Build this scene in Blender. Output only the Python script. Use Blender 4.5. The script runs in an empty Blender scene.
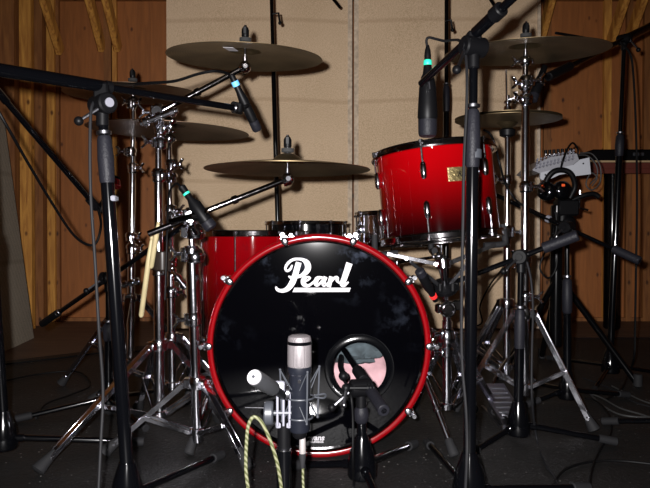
import bpy, math, random
from mathutils import Vector as V, Matrix, noise
random.seed(7)
R = math.radians
S = bpy.context.scene
COL = S.collection
# ---------------------------------------------------------------- camera
F_PX = 638.0
CAM = V((0, 0, 0.592))
PITCH = math.atan(8 / F_PX)
cd = bpy.data.cameras.new('camera'); cam = bpy.data.objects.new('camera', cd); COL.objects.link(cam)
cd.sensor_width = 36; cd.lens = 36 * F_PX / 650; cd.clip_start = 0.02
cam.location = CAM; cam.rotation_euler = (R(90) - PITCH, 0, 0); S.camera = cam
def P(px, py, Y):
    x = (px - 325) / F_PX; y = (244 - py) / F_PX
    c, s = math.cos(PITCH), math.sin(PITCH)
    d = V((x, c + y * s, -s + y * c))
    return CAM + d * (Y / d.y)
def G(px, py, z=0.0):          # the floor point seen at a pixel
    a = P(px, py, 1.0) - CAM
    return CAM + a * ((z - CAM.z) / a.z)
# ---------------------------------------------------------------- materials
def new_mat(name):
    m = bpy.data.materials.new(name); m.use_nodes = True
    nt = m.node_tree; b = nt.nodes['Principled BSDF']
    return m, nt, b
def mat(name, col, rough=.5, metal=0., spec=.5, coat=0., bump=0., bscale=60., var=0., vscale=8., trans=0., coatr=.05, vcol=None):
    m, nt, b = new_mat(name)
    b.inputs['Base Color'].default_value = (*col, 1)
    b.inputs['Roughness'].default_value = rough
    b.inputs['Metallic'].default_value = metal
    b.inputs['Specular IOR Level'].default_value = spec
    b.inputs['Coat Weight'].default_value = coat
    b.inputs['Coat Roughness'].default_value = coatr
    b.inputs['Transmission Weight'].default_value = trans
    tc = nt.nodes.new('ShaderNodeTexCoord')
    if bump:
        n = nt.nodes.new('ShaderNodeTexNoise'); n.inputs['Scale'].default_value = bscale; n.inputs['Detail'].default_value = 4
        nt.links.new(tc.outputs['Object'], n.inputs['Vector'])
        bp = nt.nodes.new('ShaderNodeBump'); bp.inputs['Strength'].default_value = bump; bp.inputs['Distance'].default_value = .004
        nt.links.new(n.outputs['Fac'], bp.inputs['Height']); nt.links.new(bp.outputs['Normal'], b.inputs['Normal'])
    if var:
        n = nt.nodes.new('ShaderNodeTexNoise'); n.inputs['Scale'].default_value = vscale; n.inputs['Detail'].default_value = 5
        nt.links.new(tc.outputs['Object'], n.inputs['Vector'])
        r = nt.nodes.new('ShaderNodeValToRGB')
        r.color_ramp.elements[0].position = .3; r.color_ramp.elements[1].position = .7
        c2 = vcol or tuple(min(1, c * (1 + var)) for c in col)
        r.color_ramp.elements[0].color = (*[c * (1 - var) for c in col], 1); r.color_ramp.elements[1].color = (*c2, 1)
        nt.links.new(n.outputs['Fac'], r.inputs['Fac']); nt.links.new(r.outputs['Color'], b.inputs['Base Color'])
    return m
M = {}
M['chrome'] = mat('chrome', (.85, .85, .92), .12, 1., bump=.12, bscale=30)
M['chrome_dull'] = mat('worn_chrome', (.3, .3, .33), .28, 1., bump=.2, bscale=60)
M['black'] = mat('black_enamel', (.0015, .0015, .0018), .16, 0., .3)
M['blackgloss'] = mat('gloss_black_enamel', (.0012, .0013, .0018), .11, 0., .5)
M['plastic'] = mat('black_plastic', (.0025, .0025, .003), .45, spec=.12)
M['rubber'] = mat('dark_rubber', (.013, .013, .014), .7, spec=.15)
M['greyrubber'] = mat('grey_rubber', (.011, .011, .012), .7, spec=.12)
M['grip'] = mat('grey_grip', (.008, .008, .011), .5, spec=.15, bump=.3, bscale=200)
M['grey'] = mat('grey_plastic', (.035, .038, .045), .4)
M['lightgrey'] = mat('pale_grey_plastic', (.17, .17, .2), .35)
M['white'] = mat('white_print', (.38, .365, .38), .5)
M['panelwhite'] = mat('off_white_plastic', (.33, .34, .37), .5)
M['bluegrey'] = mat('dark_blue_grey_metal', (.006, .007, .011), .35)
M['foam'] = mat('grey_sleeve', (.026, .027, .030), .6)
M['silver'] = mat('brushed_silver', (.4, .37, .36), .35, .5)
M['rod'] = mat('brushed_chrome', (.6, .6, .64), .2, 1., bump=.2, bscale=80)
M['blackchrome'] = mat('smoked_chrome', (.13, .125, .13), .12, 1., bump=.2, bscale=40)
M['green'] = mat('green_tape', (.02, .62, .38), .5)
M['blue'] = mat('blue_tape', (.12, .42, .75), .5)
M['redtape'] = mat('red_tape', (.7, .02, .02), .5)
M['orange'] = mat('orange_print', (.8, .1, .02), .5)
M['hoopred'] = mat('red_hoop_lacquer', (.15, .0008, .0025), .18, 0, .3, coat=.4)
M['darkhoop'] = mat('black_chrome', (.42, .4, .42), .1, 1., bump=.3, bscale=25)
M['batter'] = mat('coated_head', (.35, .33, .3), .5)
M['clearhead'] = mat('resonant_head', (.2, .19, .17), .25, coat=.5)
M['stick'] = mat('hickory', (.36, .30, .165), .5, var=.12, vscale=20)
M['pink'] = mat('pink_pillow', (.42, .25, .27), .85, var=.2, vscale=25, bump=.5, bscale=30)
M['towel'] = mat('blue_grey_towel', (.035, .048, .055), .9, bump=.6, bscale=80, var=.5, vscale=30)
M['brass'] = mat('brass_badge', (.2, .155, .07), .35, .8, bump=.5, bscale=150)
M['cable'] = mat('black_cable', (.002, .002, .0023), .5, spec=.12)
M['cablegrey'] = mat('grey_cable', (.008, .008, .009), .6, spec=.12)
M['cablelight'] = mat('pale_grey_cable', (.03, .03, .03), .5, spec=.2)
M['felt'] = mat('black_felt', (.02, .02, .02), .9)
M['smoke'] = mat('smoky_plastic', (.018, .013, .011), .2, coat=.3)
M['darkred'] = mat('red_brown_board', (.12, .025, .015), .5)
M['palewood'] = mat('pale_edge_wood', (.5, .36, .2), .5)
M['desk'] = mat('mixer_face', (.2, .2, .22), .45)

def wood(name, c1, c2, horizontal=False, scale=1., rough=.62, knots=True):
    m, nt, b = new_mat(name)
    tc = nt.nodes.new('ShaderNodeTexCoord'); mp = nt.nodes.new('ShaderNodeMapping')
    mp.inputs['Scale'].default_value = (9 * scale, 9 * scale, .9 * scale) if not horizontal else (.9 * scale, 9 * scale, 9 * scale)
    nt.links.new(tc.outputs['Object'], mp.inputs['Vector'])
    n = nt.nodes.new('ShaderNodeTexNoise'); n.inputs['Scale'].default_value = 3; n.inputs['Detail'].default_value = 6; n.inputs['Distortion'].default_value = 1.2
    nt.links.new(mp.outputs['Vector'], n.inputs['Vector'])
    r = nt.nodes.new('ShaderNodeValToRGB'); r.color_ramp.elements[0].position = .32; r.color_ramp.elements[1].position = .68
    r.color_ramp.elements[0].color = (*c1, 1); r.color_ramp.elements[1].color = (*c2, 1)
    nt.links.new(n.outputs['Fac'], r.inputs['Fac'])
    out = r.outputs['Color']
    if knots:
        vo = nt.nodes.new('ShaderNodeTexVoronoi'); vo.inputs['Scale'].default_value = 4.5
        mp2 = nt.nodes.new('ShaderNodeMapping'); mp2.inputs['Scale'].default_value = (2.2, 2.2, 1.3)
        nt.links.new(tc.outputs['Object'], mp2.inputs['Vector']); nt.links.new(mp2.outputs['Vector'], vo.inputs['Vector'])
        k = nt.nodes.new('ShaderNodeValToRGB'); k.color_ramp.elements[0].position = .05; k.color_ramp.elements[1].position = .13
        k.color_ramp.elements[0].color = (.25, .2, .18, 1); k.color_ramp.elements[1].color = (1, 1, 1, 1)
        nt.links.new(vo.outputs['Distance'], k.inputs['Fac'])
        mx = nt.nodes.new('ShaderNodeMix'); mx.data_type = 'RGBA'; mx.blend_type = 'MULTIPLY'; mx.inputs['Factor'].default_value = 1
        nt.links.new(out, mx.inputs['A']); nt.links.new(k.outputs['Color'], mx.inputs['B']); out = mx.outputs['Result']
    nt.links.new(out, b.inputs['Base Color'])
    b.inputs['Roughness'].default_value = rough
    bp = nt.nodes.new('ShaderNodeBump'); bp.inputs['Strength'].default_value = .3; bp.inputs['Distance'].default_value = .003
    nt.links.new(n.outputs['Fac'], bp.inputs['Height']); nt.links.new(bp.outputs['Normal'], b.inputs['Normal'])
    return m
M['ply'] = wood('plywood', (.25, .083, .018), (.35, .118, .026))
M['stud'] = wood('pine_stud', (.32, .115, .018), (.72, .35, .065))
M['studd'] = wood('dark_pine_stud', (.15, .05, .012), (.30, .12, .03))
M['floorwood'] = wood('old_floorboards', (.05, .025, .015), (.11, .06, .035), True, .8, .6, False)

def burlap(name, c1, c2):
    m, nt, b = new_mat(name)
    tc = nt.nodes.new('ShaderNodeTexCoord')
    def wave(direction, sc):
        w = nt.nodes.new('ShaderNodeTexWave'); w.bands_direction = direction; w.inputs['Scale'].default_value = sc
        w.inputs['Distortion'].default_value = 2.5; w.inputs['Detail'].default_value = 2; w.inputs['Detail Scale'].default_value = 3
        nt.links.new(tc.outputs['Object'], w.inputs['Vector']); return w
    w1 = wave('X', 70); w2 = wave('Z', 70)
    n = nt.nodes.new('ShaderNodeTexNoise'); n.inputs['Scale'].default_value = 160; n.inputs['Detail'].default_value = 3
    mp = nt.nodes.new('ShaderNodeMapping'); nt.links.new(tc.outputs['Object'], mp.inputs['Vector']); nt.links.new(mp.outputs['Vector'], n.inputs['Vector'])
    a = nt.nodes.new('ShaderNodeMath'); a.operation = 'ADD'; nt.links.new(w1.outputs['Fac'], a.inputs[0]); nt.links.new(w2.outputs['Fac'], a.inputs[1])
    a2 = nt.nodes.new('ShaderNodeMath'); a2.operation = 'MULTIPLY_ADD'; a2.inputs[1].default_value = .18
    nt.links.new(a.outputs[0], a2.inputs[0]); nt.links.new(n.outputs['Fac'], a2.inputs[2])
    n2 = nt.nodes.new('ShaderNodeTexNoise'); n2.inputs['Scale'].default_value = 2.2; n2.inputs['Detail'].default_value = 4
    nt.links.new(tc.outputs['Object'], n2.inputs['Vector'])
    a3 = nt.nodes.new('ShaderNodeMath'); a3.operation = 'MULTIPLY_ADD'; a3.inputs[1].default_value = .35
    nt.links.new(n2.outputs['Fac'], a3.inputs[0]); nt.links.new(a2.outputs[0], a3.inputs[2])
    r = nt.nodes.new('ShaderNodeValToRGB'); r.color_ramp.elements[0].position = .5; r.color_ramp.elements[1].position = 1.15 if False else 1.
    r.color_ramp.elements[0].color = (*c1, 1); r.color_ramp.elements[1].color = (*c2, 1)
    nt.links.new(a3.outputs[0], r.inputs['Fac'])
    # crease shade of horizontal folds put into the cloth colour, about every half metre
    fold_shade = nt.nodes.new('ShaderNodeTexWave'); fold_shade.bands_direction = 'Z'; fold_shade.inputs['Scale'].default_value = .62; fold_shade.inputs['Distortion'].default_value = 1.6; fold_shade.inputs['Detail'].default_value = 1; fold_shade.inputs['Detail Scale'].default_value = .8
    fold_shade.inputs['Phase Offset'].default_value = 1.0
    nt.links.new(tc.outputs['Object'], fold_shade.inputs['Vector'])
    fr = nt.nodes.new('ShaderNodeValToRGB'); fr.color_ramp.elements[0].position = 0; fr.color_ramp.elements[1].position = .012
    fr.color_ramp.elements[0].color = (.86, .84, .82, 1); fr.color_ramp.elements[1].color = (1, 1, 1, 1)
    nt.links.new(fold_shade.outputs['Fac'], fr.inputs['Fac'])
    mx = nt.nodes.new('ShaderNodeMix'); mx.data_type = 'RGBA'; mx.blend_type = 'MULTIPLY'; mx.inputs['Factor'].default_value = 1
    nt.links.new(r.outputs['Color'], mx.inputs['A']); nt.links.new(fr.outputs['Color'], mx.inputs['B'])
    nt.links.new(mx.outputs['Result'], b.inputs['Base Color'])
    b.inputs['Roughness'].default_value = .95; b.inputs['Specular IOR Level'].default_value = .1
    bp = nt.nodes.new('ShaderNodeBump'); bp.inputs['Strength'].default_value = .35; bp.inputs['Distance'].default_value = .004
    nt.links.new(a2.outputs[0], bp.inputs['Height']); nt.links.new(bp.outputs['Normal'], b.inputs['Normal'])
    return m
M['burlap'] = burlap('tan_burlap', (.46, .325, .185), (.78, .59, .40))
M['burlapg'] = burlap('grey_burlap', (.19, .165, .13), (.32, .28, .22))
M['selvedge'] = mat('pale_frayed_selvedge', (.62, .50, .37), .95, var=.25, vscale=40, bump=.6, bscale=60)

def cymbal_mat(name, c1, c2):
    m, nt, b = new_mat(name)
    tc = nt.nodes.new('ShaderNodeTexCoord')
    sx = nt.nodes.new('ShaderNodeSeparateXYZ'); nt.links.new(tc.outputs['Object'], sx.inputs[0])
    cx = nt.nodes.new('ShaderNodeCombineXYZ'); nt.links.new(sx.outputs['X'], cx.inputs['X']); nt.links.new(sx.outputs['Y'], cx.inputs['Y'])
    ln = nt.nodes.new('ShaderNodeVectorMath'); ln.operation = 'LENGTH'; nt.links.new(cx.outputs[0], ln.inputs[0])
    mu = nt.nodes.new('ShaderNodeMath'); mu.operation = 'MULTIPLY'; mu.inputs[1].default_value = 900; nt.links.new(ln.outputs['Value'], mu.inputs[0])
    sn = nt.nodes.new('ShaderNodeMath'); sn.operation = 'SINE'; nt.links.new(mu.outputs[0], sn.inputs[0])
    bp = nt.nodes.new('ShaderNodeBump'); bp.inputs['Strength'].default_value = .25; bp.inputs['Distance'].default_value = .0006
    nt.links.new(sn.outputs[0], bp.inputs['Height']); nt.links.new(bp.outputs['Normal'], b.inputs['Normal'])
    n = nt.nodes.new('ShaderNodeTexNoise'); n.inputs['Scale'].default_value = 9; n.inputs['Detail'].default_value = 4
    nt.links.new(tc.outputs['Object'], n.inputs['Vector'])
    r = nt.nodes.new('ShaderNodeValToRGB'); r.color_ramp.elements[0].position = .35; r.color_ramp.elements[1].position = .65
    r.color_ramp.elements[0].color = (*c1, 1); r.color_ramp.elements[1].color = (*c2, 1)
    nt.links.new(n.outputs['Fac'], r.inputs['Fac']); nt.links.new(r.outputs['Color'], b.inputs['Base Color'])
    b.inputs['Metallic'].default_value = .93; b.inputs['Roughness'].default_value = .4
    return m
M['bronze'] = cymbal_mat('cast_bronze', (.10, .072, .038), (.19, .14, .077))
M['bronzed'] = cymbal_mat('darkened_bronze', (.075, .05, .033), (.14, .095, .065))

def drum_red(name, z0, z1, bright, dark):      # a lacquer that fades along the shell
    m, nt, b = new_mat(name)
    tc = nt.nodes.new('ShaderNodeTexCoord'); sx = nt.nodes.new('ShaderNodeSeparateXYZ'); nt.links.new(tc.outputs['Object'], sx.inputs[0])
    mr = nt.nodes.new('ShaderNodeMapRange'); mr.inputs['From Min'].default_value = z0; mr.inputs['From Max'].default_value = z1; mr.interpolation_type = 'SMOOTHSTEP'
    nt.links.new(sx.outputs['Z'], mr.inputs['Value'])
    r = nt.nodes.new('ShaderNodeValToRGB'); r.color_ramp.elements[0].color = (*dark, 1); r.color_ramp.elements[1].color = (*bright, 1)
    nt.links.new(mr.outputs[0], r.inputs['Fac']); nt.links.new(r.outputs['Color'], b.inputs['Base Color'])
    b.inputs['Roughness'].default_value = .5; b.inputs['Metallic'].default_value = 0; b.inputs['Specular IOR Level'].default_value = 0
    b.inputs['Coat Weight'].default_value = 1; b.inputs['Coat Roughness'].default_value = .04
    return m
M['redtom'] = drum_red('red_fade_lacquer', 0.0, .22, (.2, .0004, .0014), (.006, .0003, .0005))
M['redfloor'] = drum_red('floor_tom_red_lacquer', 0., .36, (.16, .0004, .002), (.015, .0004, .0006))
M['redbass'] = mat('bass_red_lacquer', (.35, .005, .012), .3, .1, coat=1)

# glossy black front head with hand smudges towards the rim
m, nt, b = new_mat('black_drum_head'); M['head'] = m
tc = nt.nodes.new('ShaderNodeTexCoord')
n1 = nt.nodes.new('ShaderNodeTexNoise'); n1.inputs['Scale'].default_value = 22; n1.inputs['Detail'].default_value = 7; n1.inputs['Roughness'].default_value = .6
n2 = nt.nodes.new('ShaderNodeTexNoise'); n2.inputs['Scale'].default_value = 5; n2.inputs['Detail'].default_value = 1
for n in (n1, n2): nt.links.new(tc.outputs['Object'], n.inputs['Vector'])
ln = nt.nodes.new('ShaderNodeVectorMath'); ln.operation = 'LENGTH'; nt.links.new(tc.outputs['Object'], ln.inputs[0])
mr = nt.nodes.new('ShaderNodeMapRange'); mr.inputs['From Min'].default_value = .12; mr.inputs['From Max'].default_value = .27
nt.links.new(ln.outputs['Value'], mr.inputs['Value'])
sxz = nt.nodes.new('ShaderNodeSeparateXYZ'); nt.links.new(tc.outputs['Object'], sxz.inputs[0])
mz = nt.nodes.new('ShaderNodeMapRange'); mz.inputs['From Min'].default_value = -.02; mz.inputs['From Max'].default_value = .2
nt.links.new(sxz.outputs['Z'], mz.inputs['Value'])
def rampf(src, a, c):
    r = nt.nodes.new('ShaderNodeMapRange'); r.inputs['From Min'].default_value = a; r.inputs['From Max'].default_value = c
    nt.links.new(src, r.inputs['Value']); return r.outputs[0]
def mul(a, c):
    x = nt.nodes.new('ShaderNodeMath'); x.operation = 'MULTIPLY'; nt.links.new(a, x.inputs[0]); nt.links.new(c, x.inputs[1]); return x.outputs[0]
f = mul(mul(rampf(n1.outputs['Fac'], .52, .7), rampf(n2.outputs['Fac'], .42, .62)), mul(mr.outputs[0], mz.outputs[0]))
mx = nt.nodes.new('ShaderNodeMix'); mx.data_type = 'RGBA'
mx.inputs['A'].default_value = (.0006, .0006, .001, 1); mx.inputs['B'].default_value = (.035, .042, .06, 1)
nt.links.new(f, mx.inputs['Factor']); nt.links.new(mx.outputs['Result'], b.inputs['Base Color'])
b.inputs['Roughness'].default_value = .05; b.inputs['Specular IOR Level'].default_value = .4

# black rug with dust specks
m, nt, b = new_mat('black_carpet'); M['rug'] = m
tc = nt.nodes.new('ShaderNodeTexCoord')
vo = nt.nodes.new('ShaderNodeTexVoronoi'); vo.inputs['Scale'].default_value = 42; nt.links.new(tc.outputs['Object'], vo.inputs['Vector'])
n2 = nt.nodes.new('ShaderNodeTexNoise'); n2.inputs['Scale'].default_value = 3; n2.inputs['Detail'].default_value = 6; nt.links.new(tc.outputs['Object'], n2.inputs['Vector'])
n3 = nt.nodes.new('ShaderNodeTexNoise'); n3.inputs['Scale'].default_value = 90; nt.links.new(tc.outputs['Object'], n3.inputs['Vector'])
base = nt.nodes.new('ShaderNodeValToRGB'); base.color_ramp.elements[0].position = .35; base.color_ramp.elements[1].position = .75
base.color_ramp.elements[0].color = (.0028, .0026, .0026, 1); base.color_ramp.elements[1].color = (.0105, .0098, .0095, 1)
nt.links.new(n2.outputs['Fac'], base.inputs['Fac'])
def rampf2(src, a, c):
    r = nt.nodes.new('ShaderNodeMapRange'); r.inputs['From Min'].default_value = a; r.inputs['From Max'].default_value = c
    nt.links.new(src, r.inputs['Value']); return r.outputs[0]
sp = rampf2(vo.outputs['Distance'], .11, .06)
gate = rampf2(n2.outputs['Fac'], .42, .55)
mm = nt.nodes.new('ShaderNodeMath'); mm.operation = 'MULTIPLY'; nt.links.new(sp, mm.inputs[0]); nt.links.new(gate, mm.inputs[1])
mx = nt.nodes.new('ShaderNodeMix'); mx.data_type = 'RGBA'; mx.inputs['B'].default_value = (.22, .21, .2, 1)
nt.links.new(mm.outputs[0], mx.inputs['Factor']); nt.links.new(base.outputs['Color'], mx.inputs['A']); nt.links.new(mx.outputs['Result'], b.inputs['Base Color'])
b.inputs['Roughness'].default_value = .6; b.inputs['Specular IOR Level'].default_value = .3
bp = nt.nodes.new('ShaderNodeBump'); bp.inputs['Strength'].default_value = .6; bp.inputs['Distance'].default_value = .006
ad = nt.nodes.new('ShaderNodeMath'); ad.operation = 'ADD'; nt.links.new(n2.outputs['Fac'], ad.inputs[0])
nt.links.new(n3.outputs['Fac'], ad.inputs[1])
nt.links.new(ad.outputs[0], bp.inputs['Height']); nt.links.new(bp.outputs['Normal'], b.inputs['Normal'])

# wire mesh of the condenser grille
m, nt, b = new_mat('silver_mesh_grille'); M['mesh'] = m
tc = nt.nodes.new('ShaderNodeTexCoord'); vo = nt.nodes.new('ShaderNodeTexVoronoi'); vo.inputs['Scale'].default_value = 480; vo.inputs['Randomness'].default_value = .1
nt.links.new(tc.outputs['Object'], vo.inputs['Vector'])
r = nt.nodes.new('ShaderNodeValToRGB'); r.color_ramp.elements[0].position = .15; r.color_ramp.elements[1].position = .5
r.color_ramp.elements[0].color = (.02, .018, .018, 1); r.color_ramp.elements[1].color = (.15, .135, .14, 1)
nt.links.new(vo.outputs['Distance'], r.inputs['Fac']); nt.links.new(r.outputs['Color'], b.inputs['Base Color'])
b.inputs['Metallic'].default_value = .2; b.inputs['Roughness'].default_value = .5
# green and cream braided cable
m, nt, b = new_mat('braided_green_cream_cable'); M['braid'] = m
tc = nt.nodes.new('ShaderNodeTexCoord'); w = nt.nodes.new('ShaderNodeTexWave'); w.inputs['Scale'].default_value = 60; w.inputs['Distortion'].default_value = 1.5
w.bands_direction = 'DIAGONAL'; nt.links.new(tc.outputs['Object'], w.inputs['Vector'])
r = nt.nodes.new('ShaderNodeValToRGB'); r.color_ramp.elements[0].position = .35; r.color_ramp.elements[1].position = .6
r.color_ramp.elements[0].color = (.05, .056, .017, 1); r.color_ramp.elements[1].color = (.15, .15, .085, 1)
nt.links.new(w.outputs['Fac'], r.inputs['Fac']); nt.links.new(r.outputs['Color'], b.inputs['Base Color']); b.inputs['Roughness'].default_value = .6

# ---------------------------------------------------------------- mesh builder
def frame(z, hint=None):
    z = V(z).normalized()
    h = V(hint) if hint is not None else (V((0, 0, 1)) if abs(z.z) < .9 else V((1, 0, 0)))
    x = h.cross(z)
    if x.length < 1e-6: x = V((0, 1, 0)).cross(z)
    x.normalize(); y = z.cross(x)
    return x, y, z
def TM(loc, z=(0, 0, 1), hint=None):
    x, y, zz = frame(z, hint)
    m = Matrix((x, y, zz)).transposed().to_4x4(); m.translation = V(loc); return m
def smooth(pts, n=8):
    pts = [V(p) for p in pts]
    if len(pts) < 3: return pts
    q = [2 * pts[0] - pts[1]] + pts + [2 * pts[-1] - pts[-2]]
    out = []
    for i in range(1, len(q) - 2):
        for k in range(n):
            t = k / n; a, b_, c, d = q[i-1], q[i], q[i+1], q[i+2]
            out.append(.5 * ((2*b_) + (c-a)*t + (2*a-5*b_+4*c-d)*t*t + (-a+3*b_-3*c+d)*t**3))
    out.append(pts[-1]); return out
class MB:
    def __init__(s): s.v = []; s.f = []; s.mi = []; s.cur = 0
    def add(s, vs, fs, m=None):
        o = len(s.v)
        for v in vs: s.v.append(m @ V(v) if m is not None else V(v))
        for f in fs: s.f.append([i + o for i in f]); s.mi.append(s.cur)
        return s
    def tube(s, pts, r, n=12, caps=True, sm=0):
        if sm: pts = smooth(pts, sm)
        pts = [V(p) for p in pts]
        L = len(pts); rs = r if isinstance(r, (list, tuple)) else [r] * L
        vs = []; fs = []; px = None
        for i, p in enumerate(pts):
            a = pts[max(0, i-1)]; c = pts[min(L-1, i+1)]; t = c - a
            if t.length < 1e-9: t = V((0, 0, 1))
            if px is None: x, y, z = frame(t)
            else:
                z = t.normalized(); x = (px - z * px.dot(z))
                x = x.normalized() if x.length > 1e-6 else frame(t)[0]
                y = z.cross(x)
            px = x
            for k in range(n):
                an = 2*math.pi*k/n; vs.append(p + (x*math.cos(an) + y*math.sin(an)) * rs[i])
        for i in range(L-1):
            for k in range(n):
                k2 = (k+1) % n; fs.append([i*n+k, i*n+k2, (i+1)*n+k2, (i+1)*n+k])
        if caps: fs.append(list(range(n))[::-1]); fs.append([(L-1)*n+k for k in range(n)])
        return s.add(vs, fs)
    def lathe(s, prof, m=None, n=32, closed=False):
        vs = []; fs = []; L = len(prof)
        for (r, z) in prof:
            for k in range(n):
                a = 2*math.pi*k/n; vs.append((max(r, 1e-5)*math.cos(a), max(r, 1e-5)*math.sin(a), z))
        rng = L if closed else L-1
        for i in range(rng):
            j = (i+1) % L
            for k in range(n):
                k2 = (k+1) % n; fs.append([i*n+k, i*n+k2, j*n+k2, j*n+k])
        if not closed:
            fs.append(list(range(n))[::-1]); fs.append([(L-1)*n+k for k in range(n)])
        return s.add(vs, fs, m)
    def cyl(s, p0, p1, r, n=16, r1=None, bev=.0):
        p0 = V(p0); p1 = V(p1); L = (p1-p0).length; r1 = r if r1 is None else r1
        b = bev or min(r, r1, L) * .15
        return s.lathe([(r-b, 0), (r, b), (r1, L-b), (r1-b, L)], TM(p0, p1-p0), n)
    def box(s, c, size, m=None, bev=0.):
        x, y, z = [q/2 for q in size]
        b = bev
        if b <= 0:
            vs = [(sx*x, sy*y, sz*z) for sx in (-1, 1) for sy in (-1, 1) for sz in (-1, 1)]
            fs = [[0,1,3,2],[4,6,7,5],[0,4,5,1],[2,3,7,6],[0,2,6,4],[1,5,7,3]]
        else:
            vs = []; fs = []
            for (zz, ins) in ((-z, b), (-z+b, 0), (z-b, 0), (z, b)):
                X = x-ins; Y = y-ins
                q = [(X-b if ins == 0 else X, Y), (-(X-b if ins == 0 else X), Y), (-X, Y-b if ins == 0 else Y), (-X, -(Y-b if ins == 0 else Y)), (-(X-b if ins == 0 else X), -Y), (X-b if ins == 0 else X, -Y), (X, -(Y-b if ins == 0 else Y)), (X, Y-b if ins == 0 else Y)]
                vs += [(a, c_, zz) for a, c_ in q]
            for i in range(3):
                for k in range(8):
                    k2 = (k+1) % 8; fs.append([i*8+k, i*8+k2, (i+1)*8+k2, (i+1)*8+k])
            fs.append(list(range(8))[::-1]); fs.append([24+k for k in range(8)])
        mm = Matrix.Translation(V(c)) if m is None else m @ Matrix.Translation(V(c))
        return s.add(vs, fs, mm)
    def sphere(s, c, r, n=16, sq=(1, 1, 1), m=None):
        k = max(6, n//2); prof = [(r*math.sin(math.pi*i/k), -r*math.cos(math.pi*i/k)) for i in range(k+1)]
        mm = (m or Matrix.Identity(4)) @ Matrix.Translation(V(c)) @ Matrix.Diagonal((*sq, 1))
        return s.lathe(prof, mm, n)
    def bar(s, p0, p1, w, t, side):      # flat bar: w along side, t across
        p0 = V(p0); p1 = V(p1); z = (p1-p0); L = z.length; z.normalize()
        x = V(side); x = (x - z*x.dot(z)).normalized(); y = z.cross(x)
        m = Matrix((x, y, z)).transposed().to_4x4(); m.translation = (p0+p1)/2
        return s.box((0, 0, 0), (w, t, L), m, bev=min(w, t)*.2)
    def prism(s, poly, h, m=None):       # poly in xy, extruded 0..h in z
        n = len(poly); vs = [(x, y, 0) for x, y in poly] + [(x, y, h) for x, y in poly]
        fs = [list(range(n))[::-1], list(range(n, 2*n))] + [[i, (i+1) % n, n+(i+1) % n, n+i] for i in range(n)]
        return s.add(vs, fs, m)
    def torus(s, r, t, m=None, n=40, k=8, a0=0, a1=360):
        full = abs(a1-a0) >= 360; N = n if full else n+1
        pts = [V((r*math.cos(R(a0+(a1-a0)*i/n)), r*math.sin(R(a0+(a1-a0)*i/n)), 0)) for i in range(N)]
        if full: pts.append(pts[0]); pts.append(pts[1])
        mm = m or Matrix.Identity(4)
        return s.tube([mm @ p for p in pts], t, k)
    def build(s, name, material, parent=None, loc=None, angle=40):
        me = bpy.data.meshes.new(name)
        off = wloc(parent) if parent is not None else V((0, 0, 0))
        o = bpy.data.objects.new(name, me)
        if loc is not None: o.location = V(loc) - off; base = V(loc)
        else: base = off
        me.from_pydata([v - base for v in s.v], [], s.f); me.update()
        for mt in (material if isinstance(material, list) else [material]): me.materials.append(M[mt] if isinstance(mt, str) else mt)
        for p, k in zip(me.polygons, s.mi): p.material_index = k
        me.polygons.foreach_set('use_smooth', [True]*len(me.polygons))
        me.set_sharp_from_angle(angle=R(angle))
        COL.objects.link(o)
        if parent is not None: o.parent = parent
        return o
def wloc(o):
    p = V((0, 0, 0))
    while o is not None: p += o.location; o = o.parent
    return p
def tag(o, label, cat, group=None):
    o['label'] = label; o['category'] = cat
    if group: o['group'] = group
    return o
def thing(name, label, cat, loc, group=None):
    o = bpy.data.objects.new(name, None); COL.objects.link(o); o.location = loc; o.empty_display_size = .05
    return tag(o, label, cat, group)
def struct(o): o['kind'] = 'structure'; return o
def single(mb, name, material, label, cat, loc=None, group=None):
    c = loc
    if c is None:
        n = len(mb.v); zmin = min(v.z for v in mb.v)
        c = V((sum(v.x for v in mb.v)/n, sum(v.y for v in mb.v)/n, zmin))
    return tag(mb.build(name, material, None, c), label, cat, group)
UP = V((0, 0, 1))

# ================================================================ the room
YB = 4.45
def wallbox(name, c, size, material):
    return struct(MB().box((0, 0, 0), size, Matrix.Translation(V(c))).build(name, material, None, c))
wallbox('floor', (.3, 2.0, -.05), (4.6, 5.0, .1), 'floorwood')
wallbox('wall_back', (.3, YB+.05, 1.25), (4.6, .1, 2.5), 'ply')
wallbox('wall_left', (-1.99, 2.0, 1.25), (.08, 4.9, 2.5), 'ply')
wallbox('wall_right', (2.64, 2.0, 1.25), (.08, 4.9, 2.5), 'ply')
wallbox('ceiling', (.3, 2.0, 2.54), (4.6, 5.0, .08), 'studd')
k = 1
for Y, mt in ((2.6, 'stud'), (3.1, 'stud'), (3.62, 'stud'), (3.86, 'studd'), (4.07, 'stud'), (4.24, 'studd'), (4.42, 'stud')):
    wallbox('trim_%d' % k, (-1.905, Y, 1.25), (.09, .045 if mt == 'stud' else .06, 2.5), mt); k += 1
for px, w, mt in ((56, .05, 'studd'), (108, .05, 'studd'), (115, .03, 'stud'), (547, .05, 'studd'), (607, .05, 'stud'), (629, .04, 'studd'), (647, .05, 'studd')):
    x = (px-325)/F_PX*4.42
    wallbox('trim_%d' % k, (x, YB-.015, 1.25), (w, .03, 2.5), mt); k += 1
wallbox('trim_%d' % k, (.3, YB-.03, 2.33), (4.4, .06, .22), 'studd'); k += 1
wallbox('trim_%d' % k, (.3, YB-.012, .012), (4.4, .025, .024), 'studd'); k += 1
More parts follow.
